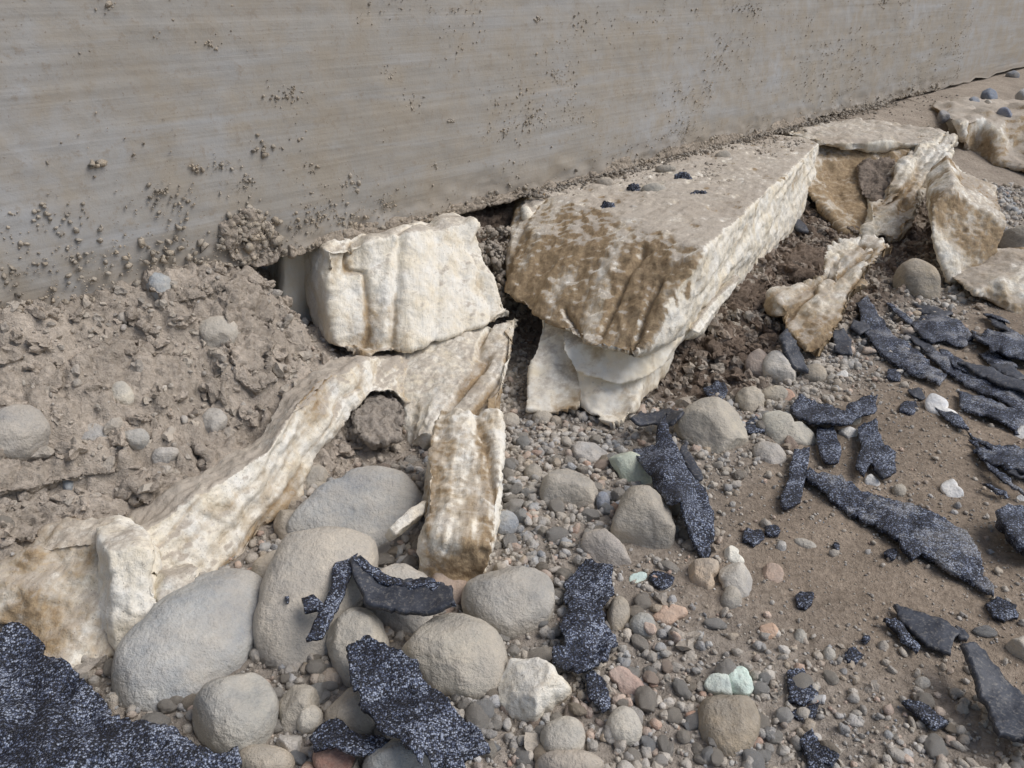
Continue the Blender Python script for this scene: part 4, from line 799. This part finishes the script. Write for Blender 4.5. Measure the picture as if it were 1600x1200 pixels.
sheet(FP, [(984, 668), (1000, 648), (1048, 640), (1066, 654), (1050, 668), (1020, 660), (998, 672)], 'black curled felt at the top of the twisted sheet', M_back, lift=.03, seed=10, curl=.015)
sheet(FP, [(1062, 700), (1072, 688), (1086, 720), (1098, 745), (1090, 752), (1072, 728)], 'thin dark felt edge folded beside the tan cobble', M_back, lift=.03, seed=11)
sheet('felt_strip', [(1258, 744), (1266, 733), (1312, 744), (1358, 764), (1399, 782), (1442, 796), (1485, 813), (1511, 831), (1537, 872), (1540, 895), (1554, 912), (1551, 926), (1514, 903), (1485, 892), (1442, 863), (1427, 872), (1410, 855), (1404, 840), (1379, 826), (1335, 800), (1285, 765)], 'longest felt strip running across the bare earth at the right', M_feltd, lift=.014, seed=12, wav=.010, thick=.006, jag=2.5)
sheet('felt_strip', [(1240, 703), (1268, 700), (1262, 740), (1250, 780), (1230, 795), (1217, 785), (1228, 760), (1235, 725)], 'short felt stick at the left end of the longest strip', M_felt, lift=.014, seed=13, thick=.006)
sheet(FP, [(1232, 640), (1250, 620), (1290, 628), (1320, 640), (1350, 615), (1372, 620), (1368, 645), (1340, 650), (1320, 665), (1280, 662), (1250, 652)], 'notched felt scrap above the two felt tongues', M_felt, lift=.022, seed=14, wav=.01, jag=2.5)
sheet('felt_tongue', [(1275, 668), (1300, 665), (1315, 700), (1310, 720), (1290, 722), (1280, 700)], 'single narrow felt tongue with pale tip, left of the wide one', M_felt, lift=.012, seed=15)
sheet('felt_tongue', [(1340, 665), (1370, 655), (1378, 690), (1398, 705), (1400, 735), (1380, 748), (1362, 722), (1350, 745), (1335, 728), (1345, 695)], 'wide felt tongue with split end above the longest strip', M_felt, lift=.014, seed=16)
FG = 'felt strips at the upper right'
sheet('felt_strip', [(1338, 472), (1355, 463), (1395, 520), (1430, 555), (1480, 588), (1470, 600), (1430, 585), (1390, 562), (1358, 535), (1345, 500)], 'dark felt strip starting at the low foam post', M_feltd, lift=.014, seed=17, wav=.012, group=FG)
sheet('slate_flake', [(1298, 515), (1318, 512), (1330, 530), (1332, 552), (1306, 548)], 'small dark slate-like flake touching the low foam post', M_back, lift=.014, seed=18, cat='flake')
sheet('slate_flake', [(1335, 500), (1352, 500), (1360, 512), (1345, 520), (1330, 512)], 'small rounded dark flake between post and felt strip', M_back, lift=.016, seed=19, cat='flake')
sheet('felt_strip', [(1425, 500), (1460, 488), (1500, 505), (1525, 522), (1500, 535), (1455, 532), (1435, 525)], 'dusty felt patch below the round brown cobble', M_feltd, lift=.014, seed=20, wav=.012, group=FG)
sheet('felt_strip', [(1428, 474), (1462, 478), (1490, 490), (1470, 495), (1440, 485)], 'black felt sliver right under the round brown cobble', M_back, lift=.008, seed=21, group=FG)
sheet('felt_strip', [(1520, 520), (1550, 512), (1590, 520), (1660, 535), (1660, 565), (1590, 560), (1560, 552), (1535, 540)], 'crumpled felt strip at the right edge below the flat foam lump', M_feltd, lift=.02, seed=22, wav=.016, group=FG)
sheet('felt_strip', [(1440, 545), (1480, 550), (1530, 580), (1600, 610), (1680, 640), (1680, 665), (1600, 640), (1540, 612), (1480, 582)], 'long dusty felt strip above the largest white plaster piece', M_feltd, lift=.012, seed=23, wav=.010, group=FG)
sheet('felt_strip', [(1498, 565), (1540, 572), (1600, 596), (1680, 620), (1680, 632), (1600, 612), (1545, 592)], 'smooth dark felt strip parallel above the long dusty one', M_back, lift=.02, seed=24, group=FG)
sheet('felt_strip', [(1496, 612), (1535, 620), (1600, 648), (1660, 670), (1660, 690), (1590, 672), (1530, 650), (1500, 635)], 'dusty felt strip right of the largest white plaster piece', M_feltd, lift=.010, seed=25, wav=.01, group=FG)
sheet('felt_strip', [(1545, 565), (1580, 570), (1605, 590), (1590, 592), (1560, 580)], 'short dark felt sliver near the right edge', M_back, lift=.02, seed=26, group=FG)
sheet(FP, [(1518, 702), (1545, 690), (1600, 694), (1660, 700), (1660, 748), (1600, 742), (1560, 728), (1535, 718)], 'ragged dusty felt patch at the right edge beside the white chip', M_feltd, lift=.012, seed=27, jag=3, wav=.01)
sheet(FP, [(1555, 800), (1575, 788), (1610, 790), (1660, 800), (1660, 860), (1600, 856), (1575, 838)], 'thick dark felt lump at the right edge', M_felt, lift=.03, seed=28, thick=.014, wav=.012)
sheet(FP, [(1397, 944), (1420, 950), (1480, 970), (1500, 985), (1490, 1000), (1485, 1020), (1450, 1005), (1410, 970)], 'pointed black felt shard on the bare earth', M_back, lift=.012, seed=29)
sheet(FP, [(1492, 974), (1514, 990), (1512, 1000), (1498, 995)], 'tiny dark shard at the tip of the pointed black one', M_back, lift=.010, seed=30)
sheet(FP, [(1380, 967), (1400, 967), (1425, 995), (1438, 1010), (1435, 1018), (1410, 1000)], 'narrow granule felt bar left of the pointed black shard', M_felt, lift=.010, seed=31)
sheet(FS, [(1500, 1025), (1520, 1018), (1550, 1045), (1600, 1085), (1660, 1120), (1660, 1190), (1600, 1156), (1560, 1150), (1545, 1110), (1520, 1065)], 'large black felt shard in the lower right corner', M_back, lift=.03, seed=32, thick=.006, curl=.008)
sheet(FP, [(1543, 940), (1560, 933), (1588, 945), (1592, 962), (1570, 970), (1550, 960)], 'small rounded felt scrap past the end of the longest strip', M_felt, lift=.010, seed=33)
sheet(FP, [(1233, 1050), (1255, 1045), (1268, 1065), (1275, 1085), (1255, 1101), (1232, 1090)], 'squarish granule felt scrap in the lower right gravel', M_felt, lift=.008, seed=34, jag=3)
sheet(FP, [(1410, 1098), (1425, 1093), (1460, 1108), (1482, 1128), (1460, 1137), (1430, 1115)], 'granule felt bar above the gravel at lower right', M_felt, lift=.010, seed=35)
sheet(FP, [(1250, 1150), (1268, 1138), (1285, 1165), (1310, 1180), (1302, 1195), (1285, 1192), (1290, 1220), (1265, 1220), (1262, 1180)], 'forked dark felt scrap at the bottom edge, lower right', M_felt, lift=.012, seed=36)
sheet(FP, [(1232, 1110), (1260, 1102), (1282, 1098), (1276, 1116), (1250, 1125)], 'dusty felt scrap under the squarish granule one', M_feltd, lift=.006, seed=37)
for i, (x, y, r_, lab) in enumerate([(1208, 830, 10, 'round granule felt crumb on bare earth left of the long strip'), (1308, 850, 5, 'tiny felt crumb on the bare earth near the flat grey pebble'), (1392, 862, 10, 'felt crumb just below the long strip'), (1258, 935, 16, 'loose cluster of felt grains on bare earth'), (1175, 838, 14, 'half buried felt fragment left of the round crumb'), (1032, 902, 18, 'flat felt fragment below the angular rock'), (1420, 635, 12, 'felt crumb left of the largest white plaster piece'), (1118, 610, 16, 'dark felt crumb above the large tan cobble'), (1180, 662, 14, 'felt crumb between tan cobble and forked rock'), (1335, 1022, 12, 'thin dark felt sliver among gravel lower right'), (1352, 998, 6, 'tiny felt crumb above the gravel at lower right'), (447, 934, 4, 'tiny black felt crumb on the long beige cobble'), (1395, 585, 12, 'felt crumb on the earth below the first upper right strip')]):
    a = np.linspace(0, 2*math.pi, 9, endpoint=False); rr_ = r_*(.7+.5*np.random.default_rng(i).random(9))
    sheet('felt_crumb', np.c_[x+rr_*np.cos(a)*1.15, y+rr_*np.sin(a)*.9], lab, M_felt, lift=.007 if r_ > 4 else .05, seed=50+i, step=4, jag=1.5, cat='felt')
sheet('slate_shard', [(1217, 522), (1229, 509), (1250, 545), (1264, 578), (1245, 574), (1230, 552)], 'upright dark slate shard leaning over the pale angular rock', M_back, lifts=[(1225, 512, .06), (1262, 578, .02)], seed=70, thick=.008, cat='slate')
sheet('dark_stick', [(1157, 236), (1168, 237), (1212, 257), (1210, 264), (1190, 258), (1160, 247)], 'dark flat stick lying by the wall on the dusty foam top', M_back, lifts=[(1157, 240, .045), (1212, 260, .04)], seed=71, thick=.008, jag=.6, cat='stick')
sheet('dark_stick', [(1222, 332), (1232, 330), (1258, 350), (1264, 362), (1248, 358)], 'dark stick half buried in the brown clods below the chunk', M_back, lift=.018, seed=72, thick=.008, jag=.6, cat='stick')

rs_ = np.random.default_rng(77)
for i in range(22):
    if i < 16: cx, cy = rs_.uniform(1395, 1600), rs_.uniform(488, 655)
    else: cx, cy = rs_.uniform(1520, 1600), rs_.uniform(690, 765)
    ln, wd, an = rs_.uniform(14, 42), rs_.uniform(3, 9), math.radians(rs_.uniform(18, 42)); dx, dy = math.cos(an), math.sin(an)
    q = [(-1, 0), (-.6, -.8), (0, -1), (.6, -.7), (1, .1), (.5, .9), (-.2, 1), (-.7, .6)]
    q = [(cx+ln*a*dx-wd*b_*dy, cy+ln*a*dy+wd*b_*dx) for a, b_ in q]
    sheet('felt_shred', q, 'thin dusty felt shred among the strips at the upper right' if i < 16 else 'thin felt shred near the ragged patch at the right edge', (M_feltd, M_back, M_felt)[i % 3], lift=.007+.006*rs_.random(), seed=300+i, step=4, jag=1.8, wav=.008, thick=.003, group=FG if i < 16 else 'felt shreds at the right edge')

# ------------------------------------------------------------------ loose pebbles and gravel
def batch(n, sub, pos, size, col, rough, flat=(.55, .95), seed=0, rotz=True):
    S, Fc = ICO[sub]; k = len(S); rs_ = np.random.default_rng(seed)
    sc = np.stack([rs_.uniform(.85, 1.3, n), rs_.uniform(.75, 1.05, n), rs_.uniform(flat[0], flat[1], n)], -1)*size[:, None]
    q = rs_.normal(size=(n, 4)); q[:, 1:3] *= .35; q /= np.linalg.norm(q, axis=1, keepdims=True)
    w_, x, y, z = q.T
    R = np.stack([np.stack([1-2*(y*y+z*z), 2*(x*y-z*w_), 2*(x*z+y*w_)], -1), np.stack([2*(x*y+z*w_), 1-2*(x*x+z*z), 2*(y*z-x*w_)], -1), np.stack([2*(x*z-y*w_), 2*(y*z+x*w_), 1-2*(x*x+y*y)], -1)], 1)
    B = np.repeat(S[None], n, 0); off = rs_.uniform(-50, 50, (n, 1, 3))
    nz = fbm((B*1.3+off).reshape(-1, 3), 2, seed+1).reshape(n, k)
    rg = np.broadcast_to(np.asarray(rough, float), (n,))[:, None]
    B = B*(1+rg*nz)[..., None]*sc[:, None]
    V = np.einsum('nij,nkj->nki', R, B)+pos[:, None]
    FF = (Fc[None]+(np.arange(n)*k)[:, None, None]).reshape(-1, 3)
    return V.reshape(-1, 3), FF, np.repeat(col, k, 0)
PAL = np.array([(.42, .38, .33), (.45, .41, .35), (.39, .37, .34), (.37, .37, .365), (.31, .33, .35), (.56, .53, .49), (.38, .31, .23), (.52, .39, .31), (.44, .40, .35), (.48, .455, .415), (.40, .40, .39)])
PAL = PAL*1.22
def cand(n, seed):
    rs_ = np.random.default_rng(seed)
    x = rs_.uniform(-.75, 1.6, n); y = rs_.uniform(.36, 2.3, n)
    qx, qy = proj(np.stack([x, y, HS(x, y)], -1)); u, v = xy2uv(x, y)
    ok = (qx > -90) & (qx < 1700) & (qy < 1300) & (v > -.02); x, y = x[ok], y[ok]
    return (x, y)+zones(x, y)
def clear(x, y, k):
    m = np.ones(len(x), bool)
    for (a, b_, r_) in PLACED: m &= np.hypot(x-a, y-b_) > r_*k
    return m
def make(x, y, bank, fill, flat, size, rough, sub, seed, lift=.28, palette=True):
    n = len(x); rs_ = np.random.default_rng(seed)
    col = PAL[rs_.integers(0, len(PAL), n)]*rs_.uniform(.8, 1.2, (n, 1))
    earthc = np.where(bank[:, None] > .5, BANK, np.where(fill[:, None] > .5, FILL*1.1, np.where(flat[:, None] > .5, FLAT, GRAV)))
    dm = np.clip(.30+.45*bank+.6*fill+.1*flat+.2*rs_.normal(size=n), 0, 1)[:, None]
    wh = rs_.random(n) < .035; col[wh] = (.68, .66, .63); pk = rs_.random(n) < .03; col[pk] = (.55, .36, .27)
    if not palette: dm = np.full((n, 1), 1.)
    col = col*(1-dm)+earthc*rs_.uniform(.9, 1.15, (n, 1))*dm
    pos = np.stack([x, y, HS(x, y)+size*lift], -1)
    return pos, col
# coarse gravel: where it lies thick (between the cobbles), thinner on the trodden earth
x, y, bank, fill, flat = cand(110000, 5); rs_ = np.random.default_rng(6)
gw = (1-bank)*(1-fill)*(1-flat); patch = .55+.9*vnoise(np.stack([x*6, y*6, 0*x], -1), 9)
dens = np.clip(.95*gw*(.65+.45*patch)+.07*bank+.06*fill+.16*flat*np.clip(patch, .1, 1.4), 0, 1)
k = (rs_.random(len(x)) < dens) & clear(x, y, .82); x, y, bank, fill, flat, gw = [a[k] for a in (x, y, bank, fill, flat, gw)]; n = len(x)
size = (.0017+.0046*rs_.random(n)**2.4+.0068*(rs_.random(n) > .88)*rs_.random(n)**1.5)*(.70+.42*gw+.1*bank)
pos, col = make(x, y, bank, fill, flat, size, .6, 2, 7)
sx, sy = proj(pos); inv = (sx > 5) & (sx < 1595) & (sy > 200) & (sy < 1195)
dist = np.hypot(np.hypot(x, y), .6); show = size/dist*inv*(1-fill)
order = np.argsort(-show); bigi = order[:300]; rest = order[300:]
def two(pos, size, col, rough, seed, thr, subs=(2, 1), **kw):
    out = []
    for sub, m in ((subs[0], size > thr), (subs[1], size <= thr)):
        out.append(batch(int(m.sum()), sub, pos[m], size[m], col[m], np.broadcast_to(rough, size.shape)[m], seed=seed+sub, **kw))
    (a, fa, ca_), (b_, fb_, cb_) = out
    return np.concatenate([a, b_]), np.concatenate([fa, fb_+len(a)]), np.concatenate([ca_, cb_])
V, FF, cc = two(pos[rest], size[rest], col[rest], .65+.5*fill[rest], 3, .0044)
gv = mk('gravel', V, FF, M_gravel, origin=np.zeros(3), attrs={'tint': cc}); tag(gv, 'mixed gravel strewn over the earth', None, kind='stuff')
PM = []
for k in range(16):
    S, Fc = ICO[4]; rs_ = np.random.default_rng(900+k); d = S*np.array([rs_.uniform(1, 1.45), rs_.uniform(.8, 1.05), rs_.uniform(.5, .8)])
    d = d*(1+.28*fbm(S*1.2+k*7, 3, 300+k)+.07*fbm(S*5+k, 3, 320+k))[:, None]
    if k % 2 == 0:
        for _ in range(6):
            dd = rs_.normal(size=3); dd /= np.linalg.norm(dd); ex = d@dd-(d@dd).max()*.72; d = d-np.where(ex > 0, ex*.9, 0)[:, None]*dd
    o = mk('pebble', d, Fc, M_stone, origin=np.zeros(3)); PM.append(o.data); bpy.data.objects.remove(o)
def shade(c):
    l = sum(c)/3; w_ = 'pale' if l > .42 else ('mid-toned' if l > .33 else 'dark')
    return w_, ('reddish' if c[0] > c[2]*1.62 else ('bluish grey' if c[2] > c[0]*.93 else ('tan' if c[0] > c[2]*1.35 else 'grey-brown')))
NEAR = [('log', 700, 790), ('largest cobble', 295, 1020), ('twisted felt', 1060, 760), ('loose foam chunk', 835, 1085), ('flush brown cobble', 1138, 1138), ('angular rock', 1010, 830), ('pitted cobble', 796, 945), ('longest felt strip', 1400, 820), ('black lower right shard', 1550, 1090), ('large tan cobble', 1112, 675), ('lone rounded cobble', 888, 770), ('foot of the foam mass', 940, 670), ('pointed black shard', 1450, 985), ('mint pair', 1140, 1068), ('curved foam band', 440, 740), ('squarish felt scrap', 1253, 1072), ('ragged felt scrap', 915, 960), ('egg-shaped cobble', 369, 1120), ('pale bank cobble', 30, 680), ('brown wedge-foot cobble', 1432, 443), ('largest white plaster piece', 1475, 640), ('bottom squarish cobble', 975, 1140), ('foam outcrop', 120, 950), ('oval bank cobble', 340, 528)]
def where(px_, py_):
    d = [(math.hypot(px_-a, py_-b_), nm, a, b_) for nm, a, b_ in NEAR]; _, nm, a, b_ = min(d)
    dx, dy = px_-a, py_-b_
    return ('right of' if dx > 0 else 'left of') if abs(dx) > abs(dy) else ('below' if dy > 0 else 'above'), nm
for i in bigi:
    o = bpy.data.objects.new('pebble', PM[int(RNG.integers(0, 16))]); COL.objects.link(o); s = float(size[i])
    o.location = (x[i], y[i], float(pos[i, 2])); o.scale = (s, s, s); o.rotation_euler = (RNG.normal()*.25, RNG.normal()*.25, RNG.uniform(0, 6.28))
    o.color = tuple(col[i])+(1,)
    tone, hue = shade(col[i]); side, nm = where(float(sx[i]), float(sy[i]))
    tag(o, '%s %s pebble %s the %s' % (tone, hue, side, nm), 'pebble', 'pebbles %s the %s' % (side, nm))
# grit everywhere, and crumbs of earth on the bank, in the dark fill, in the pockets
x, y, bank, fill, flat = cand(40000, 15); rs_ = np.random.default_rng(16)
k = (rs_.random(len(x)) < .55*(1-flat)*(1-bank)*(1-fill)+.8*flat+.2*bank+.2*fill) & clear(x, y, .9); x, y, bank, fill, flat = [a[k] for a in (x, y, bank, fill, flat)]; n = len(x)
size = .0008+.0014*rs_.random(n)**2
pos, col = make(x, y, bank, fill, flat, size, .6, 1, 17)
V, FF, cc = batch(n, 1, pos, size, col, .6, seed=18)
tag(mk('grit', V, FF, M_gravel, origin=np.zeros(3), attrs={'tint': cc}), 'fine grit over the earth', None, kind='stuff')
x, y, bank, fill, flat = cand(52000, 25); rs_ = np.random.default_rng(26)
k = (rs_.random(len(x)) < .42*bank+.50*fill+.10*(1-flat)*(1-bank)) & clear(x, y, .85); x, y, bank, fill, flat = [a[k] for a in (x, y, bank, fill, flat)]; n = len(x)
size = .0016+.0045*rs_.random(n)**2.2+.007*(rs_.random(n) > .92)*rs_.random(n)+.0045*fill*rs_.random(n)**1.5
pos, col = make(x, y, bank, fill, flat, size, 1, 2, 27, .15, False)
V, FF, cc = two(pos, size, col, 1.25, 13, .0052, flat=(.55, 1))
tag(mk('earth_crumbs', V, FF, M_gravel, origin=np.zeros(3), smooth=False, attrs={'tint': cc}), 'loose earth crumbs over bank and fill', None, kind='stuff')
x, y, bank, fill, flat = cand(9000, 35); rs_ = np.random.default_rng(36)
k = (rs_.random(len(x)) < .75*bank+.55*fill) & clear(x, y, .9); x, y, bank, fill, flat = [a[k] for a in (x, y, bank, fill, flat)]; n3_ = len(x)
size = .0045+.0095*rs_.random(n3_)**2.2
pos, col = make(x, y, bank, fill, flat, size, 1, 2, 37, -.05, False)
V, FF, cc = two(pos, size, col, 1.5, 38, .0065, flat=(.5, .9), subs=(3, 2))
nz = fbm(V*160, 2, 39); V = V+.0016*nz[:, None]*np.array([[.4, .4, 1]])
tag(mk('earth_clods', V, FF, M_earth, origin=np.zeros(3), smooth=False, attrs={'tint': cc}), 'crumbly earth clods over the bank and dark fill', None, kind='stuff')
print('COUNTS clods', n3_, 'gravel', len(rest), 'crumbs', n)
# heap of crumbs in the gap between block and mass, and dust crumbs on the foam tops
pp = []
for _ in range(420):
    a = RNG.random(); px_ = 745+55*a+RNG.normal()*12; py_ = 355+(RNG.random()*120); pp.append(Pv(px_, py_, .03+.10*(py_-355)/120+RNG.normal()*.008))
for _ in range(900):
    u = RNG.uniform(.05, 1.0); vmax = .40-.27*u; v = RNG.uniform(.0, vmax); q = uvz(u, v, .2145+.001*RNG.random()); pp.append(q)
for _ in range(420):
    q = Pz(1112+RNG.normal()*16, 282+RNG.normal()*12, .217); pp.append(q)
for _ in range(1300):
    u = RNG.uniform(.02, 1.9); v = abs(RNG.normal())*.022; pp.append(uvz(u, v, .2145+.004*RNG.random()))
for _ in range(500):
    u = RNG.uniform(1.05, 2.4); v = RNG.uniform(.0, .35); pp.append(uvz(u, v, float(HS(*uv2xy(u, v)))+.002))
pp = np.array(pp); n = len(pp); size = np.concatenate([.003+.006*RNG.random(420)**2, .0012+.0035*RNG.random(900)**4, .0018+.0045*RNG.random(420)**2, .0014+.0045*RNG.random(1300)**2.5, .0012+.0035*RNG.random(500)**4]); brn = np.ones((n, 1)); brn[1740:3040] = .68
V, FF, cc = batch(n, 1, pp, size, np.array([.37, .315, .255])*brn*RNG.uniform(.7, 1.2, (n, 1)), .9, seed=17)
tag(mk('earth_crumbs', V, FF, M_gravel, origin=np.zeros(3), attrs={'tint': cc}), 'earth crumbs in the gap and on the dusty foam top', None, kind='stuff')

# ------------------------------------------------------------------ dirt stuck to the wall
uw = []; sw = []
def cluster(px_, py_, spread, n, s0, s1):
    c = Pv(px_, py_, 0); u0, _ = xy2uv(c[0], c[1])
    for _ in range(n):
        uw.append((u0+RNG.normal()*spread, c[2]+RNG.normal()*spread*.6)); sw.append(s0+(s1-s0)*RNG.random()**3)
_u = RNG.uniform(-1.05, 2.6, 9000); _z = WB+.37*RNG.random(9000)**1.2
_k = vnoise(np.stack([_u*7, _z*14, 0*_u], -1), 71)+.6*vnoise(np.stack([_u*26, _z*40, 0*_u], -1), 72) > RNG.random(9000)*1.1-.35
for u, z in zip(_u[_k], _z[_k]): uw.append((u, z)); sw.append(.0007+.0020*RNG.random()**3.5)
for (px_, py_, sp_, n, a, b_) in [(165, 5, .008, 14, .001, .005), (330, 68, .007, 14, .001, .003), (450, 148, .014, 36, .001, .0035), (545, 285, .012, 30, .001, .0045), (412, 235, .010, 26, .001, .005), (485, 262, .006, 14, .001, .004), (385, 285, .010, 26, .001, .003), (345, 258, .008, 16, .001, .003), (248, 305, .012, 30, .001, .004), (148, 258, .005, 8, .002, .006), (310, 260, .006, 12, .001, .003), (280, 320, .02, 40, .001, .003), (470, 350, .020, 60, .001, .004), (400, 360, .018, 110, .002, .009), (385, 340, .012, 60, .002, .007), (330, 385, .03, 90, .001, .007), (240, 395, .03, 70, .001, .006), (80, 340, .03, 60, .001, .004), (60, 440, .05, 120, .001, .005), (150, 420, .04, 90, .001, .005), (500, 330, .02, 40, .001, .003),
        (610, 115, .008, 16, .001, .003), (640, 160, .014, 34, .001, .003), (705, 190, .006, 16, .001, .004), (840, 30, .005, 16, .001, .004), (837, 85, .004, 8, .001, .003), (870, 115, .015, 26, .001, .003), (880, 150, .022, 60, .001, .003), (830, 185, .022, 60, .001, .003), (790, 205, .008, 16, .001, .004), (900, 185, .016, 34, .001, .003), (1010, 80, .012, 14, .001, .003), (680, 260, .006, 10, .001, .003), (600, 320, .02, 50, .001, .003), (545, 345, .02, 60, .001, .0035), (930, 190, .008, 12, .001, .003), (1180, 20, .02, 30, .001, .003), (1380, 5, .02, 20, .001, .004), (1120, 95, .03, 30, .001, .003), (1100, 150, .03, 30, .001, .003), (1070, 205, .02, 40, .001, .003)]:
    cluster(px_, py_, sp_, n, a, b_)
for u in np.arange(-.95, 2.4, .0035):                     # ragged crust along the foot
    if RNG.random() < .85: uw.append((u+RNG.normal()*.002, WB+abs(RNG.normal())*.010+.008*float(vnoise(np.array([[u*14, 0, 0]]), 3)[0])*.5)); sw.append(.0012+.0045*RNG.random()**2.5)
uw = np.array(uw); sw = np.array(sw); n = len(uw)
px_, py_ = uv2xy(uw[:, 0], -sw*.15+.0012); pos = np.stack([px_, py_, uw[:, 1]], -1)
V, FF, cc = batch(n, 1, pos, sw, np.array([.41, .345, .265])*RNG.uniform(.8, 1.15, (n, 1)), 1.2, flat=(.6, 1), seed=23)
tag(mk('dirt_crumbs', V, FF, M_gravel, origin=np.zeros(3), attrs={'tint': cc}), 'brown dirt crumbs stuck all over the wall face', None, kind='stuff')
